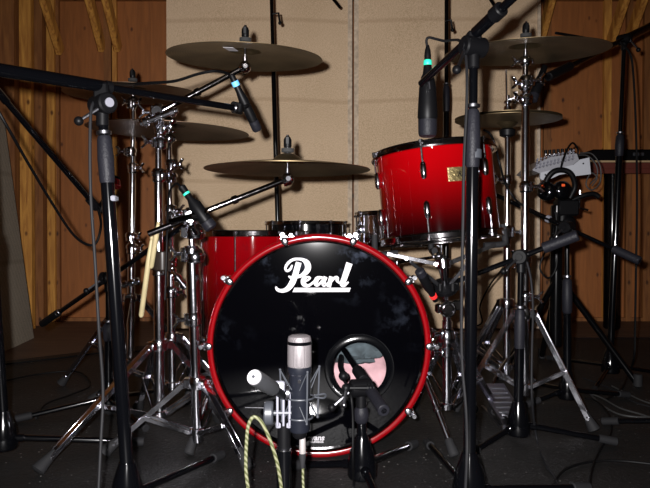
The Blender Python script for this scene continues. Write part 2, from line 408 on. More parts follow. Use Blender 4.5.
# knee braces rising from the wall to the roof
for x, z0 in ((-1.83, 1.86), (-1.54, 1.88), (-1.43, 1.88), (1.49, 1.93), (1.965, 1.90), (2.1, 1.95)):
    p0 = V((x, YB-.02, z0)); p1 = V((x, YB-.02-(2.5-z0)*.95, 2.5))
    o = MB().bar(p0, p1, .045, .085, (1, 0, 0)).build('trim_%d' % k, 'stud', None, p0); struct(o); k += 1
# far end of the room
# ---- burlap sound panels
def panel(x0, x1, label, seams):
    y = 4.0; c = V(((x0+x1)/2, y, 0))
    t = thing('sound_panel', label, 'panel', c, 'burlap panels behind the drums')
    b = MB(); nx, nz = 24, 30; W = x1-x0; H = 2.42
    vs = []; fs = []
    for j in range(nz+1):
        for i in range(nx+1):
            x = x0+W*i/nx; z = .012+H*j/nz
            e = min(i, nx-i, j, nz-j)
            d = 0 if e == 0 else .004*noise.noise(V((x*2.5, 3, z*2.5)))+.002*noise.noise(V((x*9, 7, z*9)))
            vs.append((x, y+d, z))
    for j in range(nz):
        for i in range(nx):
            a = j*(nx+1)+i; fs.append([a, a+1, a+nx+2, a+nx+1])
    b.add(vs, fs); b.box(((x0+x1)/2, y+.022, .012+H/2), (W, .036, H))
    b.build('cloth_face', 'burlap', t)
    for sx, w in seams:
        MB().box((sx, y-.003, .012+H/2), (w, .006, H-.002)).build('selvedge_strip', 'selvedge', t)
    return t
xs = (353-325)/F_PX*4.0
panel(-.99, xs-.006, 'tan burlap sound panel behind the left-hand cymbals', [(xs-.02, .028)])
panel(xs+.006, 1.345, 'tan burlap sound panel behind the red rack tom', [(xs+.02, .028), (1.335, .02)])
# leaning grey panel by the left wall
c = G(20, 341); b = MB()
p = [V((-1.56, 2.55, 0)), G(34, 338), P(4, 118, 3.5), P(-70, 90, 2.6)]
o_ = V((-.03, .0, 0))
b.add([q for q in p] + [q+o_ for q in p], [[0,1,2,3],[7,6,5,4],[0,4,5,1],[1,5,6,2],[2,6,7,3],[3,7,4,0]])
single(b, 'leaning_panel', 'burlapg', 'grey burlap-covered board leaning on the left wall', 'panel')
# ---- rug
c = [G(-330, 375), G(0, 363), G(130, 347), G(340, 346), G(575, 338), G(900, 337)]
poly = [V((-1.8, -.2, 0))] + [V((max(q.x, -1.85), q.y, 0)) for q in c[1:5]] + [V((2.5, 3.62, 0)), V((2.5, -.2, 0))]
b = MB(); b.prism([(q.x, q.y) for q in poly], .006)
single(b, 'carpet', 'rug', 'black dusty carpet spread under the whole drum kit', 'carpet', V((0, 1.8, 0)))
RZ = .006
b = MB().tube([G(574, 338, .012), G(612, 337.6, .012), G(690, 337.4, .012)], .004, 6)
single(b, 'carpet_edging', 'chrome_dull', 'thin pale metal strip along the far carpet edge', 'edging')

# ================================================================ writing
def stroke(b, pts, M4, sc, caps=(True, True), org=(0, 0)):
    q = smooth([V((x, y, w)) for x, y, w in pts], 7)
    b.lift = getattr(b, 'lift', 0)+1; M4 = Matrix.Translation((0, -2.5e-5*b.lift, 0)) @ M4
    n = len(q); vs = []; fs = []
    for i, a in enumerate(q):
        t = (q[min(n-1, i+1)] - q[max(0, i-1)]); t = V((t.x, t.y)).normalized(); nn = V((-t.y, t.x))
        for s_ in (-1, 1):
            vs.append(((a.x+nn.x*a.z/2*s_-org[0])*sc, -(a.y+nn.y*a.z/2*s_-org[1])*sc, 0))
    for i in range(n-1): fs.append([2*i, 2*i+1, 2*i+3, 2*i+2])
    b.add(vs, fs, M4)
    for e, a in ((0, q[0]), (1, q[-1])):
        M4 = Matrix.Translation((0, -8e-6, 0)) @ M4
        if caps[e]:
            b.add([((a.x+a.z/2*math.cos(2*math.pi*k_/14)-org[0])*sc, -(a.y+a.z/2*math.sin(2*math.pi*k_/14)-org[1])*sc, 0) for k_ in range(14)], [list(range(14))], M4)
def script_logo(b, M4, sc, line=True):
    o = (460, 260); d = 433.6
    st = lambda p, c=(True, True): stroke(b, p, M4, sc, c, o)
    st([(312, 112, 62), (294, 175, 62), (270, 260, 64), (242, 330, 66), (205, 385, 58), (160, 415, 46), (112, 420, 38), (78, 405, 34), (66, 384, 22)], (False, True))
    st([(238, 148, 20), (220, 185, 26), (188, 205, 26), (168, 185, 26), (178, 145, 30), (212, 105, 32), (258, 80, 30), (310, 76, 28), (360, 86, 38), (400, 118, 62), (412, 170, 66), (392, 215, 60), (345, 252, 40), (300, 268, 34), (255, 276, 34), (220, 274, 28), (206, 264, 18)])
    st([(378, 322, 20), (412, 303, 20), (432, 282, 24), (408, 270, 20), (372, 288, 48), (358, 322, 50), (372, 352, 50), (405, 366, 34), (440, 352, 28), (478, 318, 20)])
    st([(d+132, 274, 20), (d+84, 286, 46), (d+62, 325, 52), (d+74, 354, 46), (d+104, 344, 26), (d+140, 300, 24)])
    st([(d+170, 268, 44), (d+148, 325, 44), (d+150, 362, 34), (d+190, 340, 20)], (False, True))
    st([(d+232, 266, 46), (d+202, 380, 48)], (False, False))
    st([(d+222, 335, 20), (d+262, 285, 28), (d+292, 280, 38), (d+296, 312, 34), (d+318, 336, 20)])
    st([(d+428, 120, 70), (d+378, 270, 62), (d+352, 345, 58), (d+372, 362, 34), (d+412, 330, 20)], (False, True))
    if line:
        pl = [(265, 388), (876, 388), (860, 433), (243, 435)]
        b.add([((x-o[0])*sc, -(y-o[1])*sc, 0) for x, y in pl], [[0, 1, 2, 3]], M4)
def text_mesh(name, body, size, m4, material, parent, shear=0., bold=0.):
    cu = bpy.data.curves.new(name, 'FONT'); cu.body = body; cu.size = size; cu.shear = shear; cu.offset = bold; cu.align_x = 'CENTER'; cu.extrude = .0001
    t = bpy.data.objects.new(name, cu); COL.objects.link(t)
    dg = bpy.context.evaluated_depsgraph_get(); me = bpy.data.meshes.new_from_object(t.evaluated_get(dg))
    bpy.data.objects.remove(t)
    me.transform(Matrix.Translation(-wloc(parent)) @ m4); me.materials.clear(); me.materials.append(M[material])
    o = bpy.data.objects.new(name, me); COL.objects.link(o); o.parent = parent; return o

# ================================================================ drums
def lug_mb(m4, r, z0, z1, w=.009):     # a rounded casing standing off the shell; local x is outwards
    b = MB(); L = z1-z0
    prof = [(w*.45, 0), (w*.9, L*.12), (w, L*.4), (w, L*.6), (w*.9, L*.88), (w*.45, L)]
    b.lathe(prof, m4 @ Matrix.Translation((r+w*.8, 0, z0)), 12); return b
def drum(name, label, cat, base, axis, r, h, nl, shell, hoopm, a0=0., lug='bullet', split=True, badge=None, hoop_h=.022, headm='batter', group=None):
    t = thing(name, label, cat, base, group)
    m4 = TM((0, 0, 0), axis, (0, -1, 0))
    # m4: local z = axis; local x is horizontal in the picture plane
    mw = Matrix.Translation(V(base)) @ m4
    def part(b, nm, mt): return b.build(nm, mt, t)
    b = MB(); b.lathe([(r, 0), (r, h), (r-.007, h), (r-.007, 0)], mw, 72, closed=True)
    # the shell keeps its own axis as object z, so its lacquer fade follows it
    o = b.build('shell', shell, t)
    mi = Matrix.Translation(V(base)).inverted()
    o.data.transform((m4.inverted()) ); o.matrix_basis = m4
    part(MB().lathe([(r+.002, 0), (r+.004, .006), (r-.006, .009), (r-.012, .0085), (.0, .0085), (.0, .0075), (r-.012, .0075), (r-.004, .001)], mw @ Matrix.Translation((0, 0, h-.004)), 64), 'batter_head', headm)
    part(MB().lathe([(0, -.0085), (r-.012, -.0085), (r-.006, -.009), (r+.004, -.006), (r+.002, 0), (r-.004, -.001), (r-.012, -.0075), (0, -.0075)], mw @ Matrix.Translation((0, 0, .004)), 64), 'resonant_head', 'clearhead')
    for nm, z0, s in (('hoop', h-.006, 1), ('hoop', .006, -1)):
        pr = [(r+.005, 0), (r+.014, .0), (r+.015, s*.004), (r+.0085, s*.005), (r+.0075, s*(hoop_h-.004)), (r+.011, s*(hoop_h-.002)), (r+.010, s*hoop_h), (r+.004, s*hoop_h), (r+.004, s*.002)]
        part(MB().lathe(pr, mw @ Matrix.Translation((0, 0, z0)), 72, closed=True), nm, hoopm)
    for i in range(nl):
        a = a0+2*math.pi*i/nl; ml = mw @ Matrix.Rotation(a, 4, 'Z')
        if split:
            for z0, z1, zs in ((h-.085, h-.04, 1), (.04, .085, -1)):
                l = part(lug_mb(ml, r, z0, z1), 'lug', 'chrome')
                b = MB(); e = h+.012 if zs == 1 else -.012; s0 = z1 if zs == 1 else z0
                b.cyl(ml @ V((r+.0105, 0, s0)), ml @ V((r+.0105, 0, e)), .0028, 8); b.cyl(ml @ V((r+.0105, 0, e-.006*zs)), ml @ V((r+.0105, 0, e+.003*zs)), .006, 8)
                b.build('tension_rod', 'rod', l)
        else:
            l = part(lug_mb(ml, r, h*.36, h*.64, .008), 'lug', 'chrome')
            b = MB(); b.cyl(ml @ V((r+.0105, 0, -.01)), ml @ V((r+.0105, 0, h+.012)), .003, 8)
            for e in (-.012, h+.004): b.cyl(ml @ V((r+.0105, 0, e)), ml @ V((r+.0105, 0, e+.008)), .006, 8)
            b.build('tension_rod', 'rod', l)
    return t, mw
# ---- bass drum
BY = 1.67; BC = P(319, 347, BY); BR = .2895; BD = .41
zc = BR+.0068; BC = V((BC.x, BY, zc+.006))
bass = thing('bass_drum', 'large red bass drum with black logo head and round port', 'drum', V((BC.x, BY+BD/2, 0)))
mb_ = TM(BC, (0, 1, 0), (0, 0, 1))     # local z goes back into the room
MB().lathe([(BR-.012, .03), (BR-.012, BD-.03), (BR-.02, BD-.03), (BR-.02, .03)], mb_, 96, closed=True).build('shell', 'redbass', bass)
for z0, z1 in ((0, .038), (BD-.038, BD)):
    MB().lathe([(BR-.010, z0+.005), (BR-.0085, z0+.002), (BR-.004, z0+.0002), (BR+.0005, z0+.001), (BR+.0045, z0+.004), (BR+.0065, z0+.009), (BR+.0065, z1-.009), (BR+.0045, z1-.004), (BR+.0005, z1-.001), (BR-.004, z1-.0002), (BR-.0085, z1-.002), (BR-.010, z1-.005)], mb_, 120, closed=True).build('hoop', 'hoopred', bass)
MB().lathe([(BR-.017, .004), (BR-.012, .0), (BR-.0095, .004), (BR-.0095, .03), (BR-.017, .03)], mb_, 96, closed=True).build('head_rim', 'darkhoop', bass)
HP = P(359.3, 368.5, BY+.012); hr = 27.2/F_PX*BY; hr2 = 35.5/F_PX*BY
# front head: a disc with the port cut through
b = MB(); N = 96; inner = []; outer = []; ir = BR-.015
hx, hz = HP.x-BC.x, HP.z-BC.z
for k_ in range(N):
    a = 2*math.pi*k_/N; dx, dz = math.cos(a), math.sin(a)
    bb = hx*dx+hz*dz; cc = hx*hx+hz*hz-ir*ir; tt = -bb+math.sqrt(bb*bb-cc)
    inner.append(V((HP.x+dx*hr, BY+.012, HP.z+dz*hr))); outer.append(V((HP.x+dx*tt, BY+.012, HP.z+dz*tt)))
vs = inner+outer; d_ = V((0, .001, 0)); vs += [v+d_ for v in vs]
fs = []
for k_ in range(N):
    k2 = (k_+1) % N
    fs += [[k_, k2, N+k2, N+k_], [2*N+k_, 3*N+k_, 3*N+k2, 2*N+k2], [k_, 2*N+k_, 2*N+k2, k2]]
b.add(vs, fs)
hd = b.build('front_head', 'head', bass, BC)
MB().lathe([(hr-.0005, -.0012), (hr+.0012, -.0022), (hr+.0025, -.0012), (hr2-.0025, -.0012), (hr2-.001, -.0014), (hr2, -.0002), (hr2, .0), (hr-.0005, .0)], TM(V((HP.x, BY+.0118, HP.z)), (0, 1, 0), (0, 0, 1)), 64, closed=True).build('port_ring', 'blackgloss', bass)
MB().lathe([(0, BD-.012), (BR-.015, BD-.012), (BR-.015, BD-.011), (0, BD-.011)], mb_, 64).build('back_head', 'plastic', bass)
# lettering on the head
b = MB(); sc = (1/10.84)/F_PX*(BY+.011)
lc = P(270+460/10.84, 252+260/10.84, BY+.0108)
mL = Matrix(((1, 0, 0, lc.x), (0, 0, -1, BY+.0112), (0, 1, 0, lc.z), (0, 0, 0, 1)))
script_logo(b, mL, sc)
b.build('logo_lettering', 'white', bass)['label'] = 'white script maker logo with underline'
tc_ = P(315.5, 440.3, BY+.011)
mT = Matrix(((1, 0, 0, tc_.x), (0, 0, -1, BY+.0112), (0, 1, 0, tc_.z), (0, 0, 0, 1)))
text_mesh('small_lettering', 'evans', .0205, mT, 'white', bass, .2, .0007)['label'] = 'small white lettering low on the head'
mT2 = mT.copy(); mT2.translation = P(316.5, 442.8, BY+.011); mT2.translation.y = BY+.0112
text_mesh('small_lettering', 'DRUMHEADS', .0062, mT2, 'white', bass, 0, .0003)
# claws and rods
for i in range(10):
    a = R(36*i); d = V((math.cos(a), 0, math.sin(a))); tg = V((-math.sin(a), 0, math.cos(a)))
    p = BC+d*(BR-.002)
    b = MB()
    for sg in (0, 1):
        y0 = BY-.004 if sg == 0 else BY+BD+.004
        s_ = 1 if sg == 0 else -1
        b = MB()
        b.sphere((0, 0, 0), .011, 16, (.9, .4, 1.05), TM(BC+d*(BR+.001)+V((0, y0-BY, 0)), d, tg.cross(d)*0+V((0, 1, 0))))
        b.bar(BC+d*(BR+.010)+V((0, y0-BY, 0)), BC+d*(BR+.010)+V((0, y0-BY+s_*.042, 0)), .02, .006, tg)
        b.cyl(BC+d*(BR+.018)+V((0, y0-BY-s_*.012, 0)), BC+d*(BR+.018)+V((0, y0-BY+s_*.02, 0)), .0065, 12)
        cl = b.build('claw', 'rod', bass)
        b = MB(); b.cyl(BC+d*(BR+.018)+V((0, y0-BY+s_*.004, 0)), BC+d*(BR+.010)+V((0, y0-BY+s_*.13, 0)), .003, 8)
        b.build('tension_rod', 'rod', cl)
    b = MB(); b.lathe([(.004, 0), (.009, .01), (.0095, .03), (.009, .05), (.004, .06)], TM(BC+d*(BR-.003)+V((0, BD/2-.03, 0)), (0, 1, 0)), 12)
    b.build('lug', 'chrome', bass)
# spurs
for sx, pt, pb in ((-1, (205, 378, 1.75), (188, 455)), (1, (437, 372, 1.75), (455, 457))):
    p0 = P(*pt); p1 = G(*pb, z=RZ+.004)
    hub = BC+V((sx*(BR-.02), .12, -.08))
    hub = V((BC.x+sx*.268, 1.79, BC.z-.085))
    b = MB(); b.cyl(hub-V((sx*.004, 0, 0)), hub+V((sx*.03, 0, 0)), .02, 20); b.cyl(hub+V((sx*.03, 0, 0)), hub+V((sx*.036, 0, 0)), .012, 12)
    s_ = b.build('spur_bracket', 'chrome', bass)
    h2 = hub+V((sx*.02, 0, 0)); dr = (p1-h2)
    b = MB(); b.cyl(h2-dr*.12, h2+dr*.82, .008, 16); b.cyl(h2+dr*.45, h2+dr*.5, .012, 16)
    sp_ = b.build('spur', 'chrome', bass)
    b = MB(); b.lathe([(.008, 0), (.011, .004), (.015, dr.length*.2-.006), (.012, dr.length*.2-.002), (.003, dr.length*.2)], TM(h2+dr*.8, dr), 16)
    b.build('rubber_foot', 'rubber', sp_)
# pillow and towel inside
def lumpy(c, rad, amp, fr, n=40):
    vs = []; fs = []; kk = n//2
    for i in range(kk+1):
        th = math.pi*i/kk
        for j in range(n):
            ph = 2*math.pi*j/n; d = V((math.sin(th)*math.cos(ph), math.sin(th)*math.sin(ph), -math.cos(th)))
            e = V([math.copysign(abs(q)**.75, q) for q in d]); s_ = 1+amp*noise.noise(d*fr+V(c)*7)+amp*.6*abs(noise.noise(d*fr*2.2))
            vs.append(V(c)+V((e.x*rad[0], e.y*rad[1], e.z*rad[2]))*s_)
    for i in range(kk):
        for j in range(n):
            j2 = (j+1) % n; fs.append([i*n+j, i*n+j2, (i+1)*n+j2, (i+1)*n+j])
    return MB().add(vs, fs)
single(lumpy((.075, 1.93, .145), (.15, .09, .09), .14, 2.2), 'pillow', 'pink', 'pink rumpled pillow inside the bass drum, seen through the port', 'pillow')
single(lumpy((.06, 1.90, .262), (.11, .08, .04), .25, 3), 'towel', 'towel', 'blue-grey towel lying on the pillow inside the bass drum', 'towel')

# ---- rack tom
ra = V((-.085, .06, 1)).normalized()     # its top leans left and towards the drummer
RT = P(441, 236.5, 1.74); RTr = .156; RTh = .225
rack, mrt = drum('rack_tom', 'red rack tom with dark rims and brass badge in a chrome basket', 'drum', RT, ra, RTr, RTh, 6, 'redtom', 'darkhoop', a0=R(70), hoop_h=.019)
# badge on the shell, facing the camera
ab = R(-78)
def shell_pt(mw, r, a, z): return mw @ V((r*math.cos(a), r*math.sin(a), z))
def badge(mw, parent, r, a0, a1, z0, z1):
    b = MB(); n = 8; vs = []; fs = []
    for rr in (r+.0006, r+.002):
        for i in range(n+1):
            a = a0+(a1-a0)*i/n
            for z in (z0, z1): vs.append(shell_pt(mw, rr, a, z))
    for i in range(n):
        q = 2*i; o2 = 2*(n+1)
        fs += [[q, q+1, q+3, q+2], [o2+q, o2+q+2, o2+q+3, o2+q+1], [q, q+2, o2+q+2, o2+q], [q+1, o2+q+1, o2+q+3, q+3]]
    fs += [[0, 2*(n+1), 2*(n+1)+1, 1], [2*n, 2*n+1, 2*(n+1)+2*n+1, 2*(n+1)+2*n]]
    b.add(vs, fs); o = b.build('badge', 'brass', parent); o['label'] = 'rectangular brass maker badge'
    b = MB(); am = (a0+a1)/2
    c = shell_pt(mw, r+.0031, am, (z0+z1)/2); xx = (mw.to_3x3() @ V((-math.sin(am), math.cos(am), 0))).normalized(); zz = (mw.to_3x3() @ V((0, 0, 1))).normalized(); yy = xx.cross(zz)
    m = Matrix((xx, zz, -yy)).transposed().to_4x4(); m.translation = c
    # engraved maker mark and border line
    script_logo(b, m, .034/900, True)
    b.build('engraving', 'plastic', o)
badge(mrt, rack, RTr, R(91), R(117), .128, .163)

# ---- floor tom
FT = V((-.262, 2.33, .238)); FTr = .192
ft, mft = drum('floor_tom', 'deep red floor tom behind the left side of the bass drum', 'drum', FT, (0, 0, 1), FTr, .358, 8, 'redfloor', 'darkhoop', a0=R(79), split=False, hoop_h=.022)
for a in (R(205), R(-25), R(90)):
    d = V((math.cos(a), math.sin(a), 0)); p = FT+d*(FTr+.012)
    b = MB(); b.box((0, 0, 0), (.03, .03, .05), TM(p+V((0, 0, .17)), (0, 0, 1), d), .005); b.build('leg_bracket', 'chrome', ft)
    b = MB(); b.tube([p+V((0, 0, .25))+d*.008, p+V((0, 0, -.07))+d*.008, V((p.x, p.y, .08))+d*.035, V((p.x, p.y, .02))+d*.035], .005, 10); l = b.build('leg', 'chrome', ft)
    b = MB(); b.lathe([(.006, .05), (.012, .045), (.016, .006), (.014, 0)][::-1], Matrix.Translation(V((p.x, p.y, RZ))+d*.035), 14); b.build('rubber_foot', 'rubber', l)

# ---- snares on low stands
def snare_stand(label, base_c, r, zb, grp=None):
    t = thing('snare_stand', label, 'stand', V((base_c.x, base_c.y, 0)))
    b = MB(); b.cyl((base_c.x, base_c.y, .1), (base_c.x, base_c.y, .36), .012); b.build('lower_tube', 'chrome', t)
    b = MB(); b.cyl((base_c.x, base_c.y, .34), (base_c.x, base_c.y, zb-.05), .009); b.build('upper_tube', 'chrome', t)
    for k_ in range(3):
        a = R(90+120*k_); d = V((math.cos(a), math.sin(a), 0))
        b = MB(); b.bar(V((base_c.x, base_c.y, .3))+d*.014, V((base_c.x, base_c.y, .02))+d*.25, .012, .004, d.cross(UP)); l = b.build('leg', 'chrome', t)
        b = MB(); b.cyl(V((base_c.x, base_c.y, RZ))+d*.25, V((base_c.x, base_c.y, .04))+d*.245, .012); b.build('rubber_foot', 'rubber', l)
        b = MB(); b.tube([V((base_c.x, base_c.y, zb-.055)), V((base_c.x, base_c.y, zb-.035))+d*(r*.9), V((base_c.x, base_c.y, zb-.03))+d*(r+.026), V((base_c.x, base_c.y, zb+.02))+d*(r+.026)], .0055, 8); b.build('basket_arm', 'chrome', t)
sn1 = V((P(306, 300, 2.78).x, 2.78, .545)); sn1.x = (306-325)/F_PX*2.78
drum('snare_drum', 'black snare drum just above the top of the bass drum', 'drum', sn1, (0, 0, 1), .165, .1, 8, 'blackgloss', 'darkhoop', a0=R(-97), split=False, hoop_h=.016)
snare_stand('low chrome stand under the black snare drum', sn1, .165, .535)
sn2 = V(((397-325)/F_PX*2.42, 2.42, .56))
drum('snare_drum', 'chrome snare drum between the bass drum and the rack tom', 'drum', sn2, (0, .03, 1), .15, .11, 8, 'chrome', 'darkhoop', a0=R(-110), split=False, hoop_h=.016)
snare_stand('low chrome stand under the chrome snare drum', sn2, .15, .547)

# ================================================================ cymbals
def cymbal(name, label, c, n, Rr, material='bronze', bell=.024, bow=.02, flip=1, group=None):
    n = V(n).normalized(); br = Rr*.21
    pr = []
    for i in range(13):
        t = i/12; rr = Rr+(br-Rr)*t; z = bow*(1-(rr/Rr)**1.8)/(1-(br/Rr)**1.8); pr.append((rr, z))
    for i in range(1, 8):
        t = i/7; rr = br*(1-t)+.006*t; z = bow+bell*math.sin(t*math.pi/2)**.9; pr.append((rr, z))
    prof = pr+[(r, z-.0014) for r, z in pr[::-1]]
    prof = [(r, z*flip) for r, z in prof]
    if flip < 0: prof = prof[::-1]
    o = MB().lathe(prof, None, 96, closed=True).build(name, material, None, None, 30)
    o.matrix_world = TM(c, n)
    return tag(o, label, 'cymbal', group), V(c)+n*(bow+bell)*flip
TOPS = {}
def cym(key, name, label, px, py, Y, Rr, pitch, roll=0., **kw):
    n = V((math.tan(R(roll)), -math.tan(R(pitch)), 1)).normalized()
    c = P(px, py, Y); o, hole = cymbal(name, label, c, n, Rr, **kw); TOPS[key] = (c, n, hole); return o
C1 = cym('c1', 'crash_cymbal', 'highest crash cymbal on the left, tan panel behind, paper sticker underneath', 245, 58, 1.88, .227, 5, 1.5)
cym('c2', 'crash_cymbal', 'crash cymbal hanging low over the red floor tom and bass drum', 287.5, 169.5, 1.74, .225, 0.5, .3)
cym('c3', 'crash_cymbal', 'dark crash cymbal in front of the plywood, far left behind the long boom', 133, 94, 2.4, .249, 3, 0, material='bronzed')
cym('c4', 'ride_cymbal', 'dark reddish ride cymbal below the long boom, behind the chrome stands', 169, 131, 2.15, .267, 2, 2, material='bronzed')
cym('c5', 'ride_cymbal', 'wide ride cymbal at top right above the hi-hat', 525.5, 52.5, 2.0, .249, 6, -1)
cym('c6', 'hi_hat_cymbal', 'upper hi-hat cymbal at right, bell upwards', 507.5, 118, 2.2, .178, 2, 0, bow=.008, bell=.02)
cym('c7', 'hi_hat_cymbal', 'lower hi-hat cymbal at right, bell downwards', 507.5, 120.5, 2.2, .178, 2, 0, bow=.008, bell=.02, flip=-1)
# paper sticker under the highest crash
c, n, hl = TOPS['c1']
x_, y_, z_ = frame(n)
st_ = MB(); pc = P(231, 49.5, 2.0)
dd = (P(231, 49.5, 1.5)-CAM).normalized()
rel = (c+n*.014-CAM).dot(n)/dd.dot(n); pc = CAM+dd*(rel-.012)
a1 = V((1, 0, 0)); a1 = (a1-n*a1.dot(n)).normalized(); a2 = n.cross(a1)
q = [pc-a1*.018-a2*.03, pc+a1*.010-a2*.03, pc+a1*.018+a2*.02, pc-a1*.008+a2*.02]
st_.add([v-n*.0006 for v in q]+[v+n*.0002 for v in q], [[3,2,1,0],[4,5,6,7],[0,1,5,4],[1,2,6,5],[2,3,7,6],[3,0,4,7]])
o = st_.build('sticker', 'white'); o.parent = C1; o.matrix_parent_inverse = TM(c, n).inverted()

# ================================================================ stands
def wing(b, p, d, s=1.):     # wing bolt at p pointing along d
    d = V(d).normalized(); x, y, z = frame(d)
    b.cyl(p, p+d*.022*s, .006*s, 10)
    for q in (-1, 1): b.bar(p+d*.016*s+y*q*.004*s, p+d*.030*s+y*q*.018*s, .012*s, .005*s, x)
def tripod(t, bx, by, collar, low, feet, mat_='chrome', wbar=.014, post_r=.014, rub='rubber', dbl=True):
    c = V((bx, by, 0))
    b = MB(); b.lathe([(post_r, 0), (.024, .004), (.026, .02), (.022, .034), (post_r, .036)], Matrix.Translation((bx, by, collar-.018)), 20)
    for f in feet:
        d = V((f[0]-bx, f[1]-by, 0)).normalized(); b.box((0, 0, 0), (.022, .03, .026), TM(c+V((0, 0, collar))+d*.026, (0, 0, 1), d.cross(UP)), .003)
    b.build('leg_collar', mat_, t)
    b = MB(); b.lathe([(post_r, 0), (.021, .003), (.021, .018), (post_r, .021)], Matrix.Translation((bx, by, low-.01)), 20); b.build('lower_collar', mat_, t)
    for f in feet:
        ft_ = V((f[0], f[1], RZ)); d = (ft_-c); d.z = 0; L = d.length; d.normalize(); s = d.cross(UP)
        top = c+V((0, 0, collar))+d*.032; end = ft_+V((0, 0, .03))-d*.006
        b = MB(); w = .009 if dbl else 0
        for q in ((-1, 1) if dbl else (0,)):
            b.bar(top+s*q*w, end+s*q*w, .0035, wbar, s)
        if dbl:
            mid = top.lerp(end, .5)
            b.bar(top+UP*wbar*.4, end+UP*wbar*.4, .019, .003, s)
            for k_ in (.03, .55, .97): pp = top.lerp(end, k_); b.cyl(pp-s*.014, pp+s*.014, .005, 10)
        l = b.build('leg', mat_, t)
        dn = (end-top).normalized()
        b = MB(); b.lathe([(.009, 0), (.011, .012), (.018, .05), (.019, .058), (.012, .062)], TM(end-dn*.03, dn*1.0), 12)
        # keep the foot on the carpet
        zmin = min(v.z for v in b.v)
        for v in b.v: v.z += RZ-zmin if v.z < RZ+.02 else 0
        b.build('rubber_foot', rub, l)
        mid = top.lerp(end, .55); lo = c+V((0, 0, low))+d*.02
        b = MB()
        for q in (-1, 1): b.bar(lo+s*q*.014, mid+s*q*.014, .003, .011, s)
        b.cyl(lo-s*.016, lo+s*.016, .004, 8)
        b.build('brace', mat_, t)
def clamp(t, p, axis, r=.018, h=.034, side=(1, 0, 0), name='height_clamp', mat_='chrome'):
    axis = V(axis).normalized(); b = MB()
    b.lathe([(r*.75, 0), (r, .004), (r, h*.45), (r*1.12, h*.5), (r*1.12, h*.8), (r*.8, h)], TM(V(p)-axis*h/2, axis), 18)
    sd = V(side).normalized(); sd = (sd-axis*sd.dot(axis)).normalized()
    b.box((0, 0, 0), (.014, .02, h*.8), TM(V(p)+sd*r, axis, sd.cross(axis)), .003)
    o = b.build(name, mat_, t)
    b = MB(); wing(b, V(p)+sd*(r+.008), sd); b.build('wing_bolt', mat_, o)
def cymbal_post(t, key, rod=.05):
    c, n, hole = TOPS[key]
    b = MB(); b.cyl(hole-n*(.02+rod), hole+n*.05, .004, 10); b.build('cymbal_rod', 'chrome', t)
    b = MB(); b.lathe([(.008, 0), (.017, .002), (.017, .012), (.008, .014)], TM(hole+n*.001, n), 16); b.lathe([(.008, 0), (.017, .002), (.017, .010), (.008, .012)], TM(hole-n*.015, n), 16); b.build('felt_washer', 'felt', t)
    b = MB(); p = hole+n*.016; x, y, z = frame(n)
    b.lathe([(.010, 0), (.011, .004), (.011, .02), (.0085, .026), (.005, .03)], TM(p, n), 14)
    for q in (-1, 1): b.bar(p+n*.008+x*q*.008, p+n*.028+x*q*.011, .010, .006, y)
    b.build('wing_nut', 'plastic', t)
    return hole-n*(.02+rod), n
def tilter(t, p, n, arm_dir):
    b = MB(); x = V((1, 0, 0))
    s = V(arm_dir).cross(V(n)).normalized()
    b.sphere((0, 0, 0), .0185, 20, (1, 1, 1.1), TM(p, s)); b.cyl(p-s*.024, p+s*.024, .008, 12); b.cyl(p-V(n)*.002, p+V(n)*.03, .008, 12)
    b.build('tilter', 'chrome', t)
    b = MB(); wing(b, p-s*.016, -s, .9); b.build('wing_bolt', 'chrome', t)
def cymbal_stand(label, px, Y, key, collar, low, feet, arm_from=None, top_z=None, tubes=((.0142, 0, .45), (.0115, .45, .75), (.009, .75, 1)), wside=(1, 0, 0), counter=.06):
    bx = (px-325)/F_PX*Y; t = thing('cymbal_stand', label, 'stand', V((bx, Y, 0)))
    tp, n = cymbal_post(t, key)
    z0 = low-.03
    if arm_from is None:        # straight stand: posts run up to just under the cymbal
        top = tp; straight = True
    else: top = V(arm_from); straight = False
    for i, (r, a, b_) in enumerate(tubes):
        A = V((bx, Y, z0)).lerp(top, a); B = V((bx, Y, z0)).lerp(top, b_)
        MB().cyl(A, B+(top-A).normalized()*.01, r, 20).build('tube', 'chrome', t)
        if b_ < 1: clamp(t, B, top-A, r+.005, .04, wside)
    if straight: tilter(t, top, n, (0, 1, 0) if abs(n.y) < .5 else (1, 0, 0))
    else:
        d = (tp-top).normalized(); s = d.cross(UP).normalized()
        clamp(t, top, UP, .016, .05, (-1, -.4, 0), 'boom_clamp')
        b = MB(); b.cyl(top+s*.03, top-s*.022, .017, 20); b.build('boom_swivel', 'chrome', t)
        off = s*.0
        b = MB(); b.cyl(top-d*counter, tp, .0082, 14); b.cyl(top.lerp(tp, .42), top.lerp(tp, .48), .0115, 14); b.cyl(top.lerp(tp, .0), top.lerp(tp, .1), .011, 14)
        b.build('boom_arm', 'blackchrome', t)
        tilter(t, tp, n, d)
    tripod(t, bx, Y, collar, low, feet)
    return t
f2 = lambda px, py: (G(px, py, RZ).x, G(px, py, RZ).y)
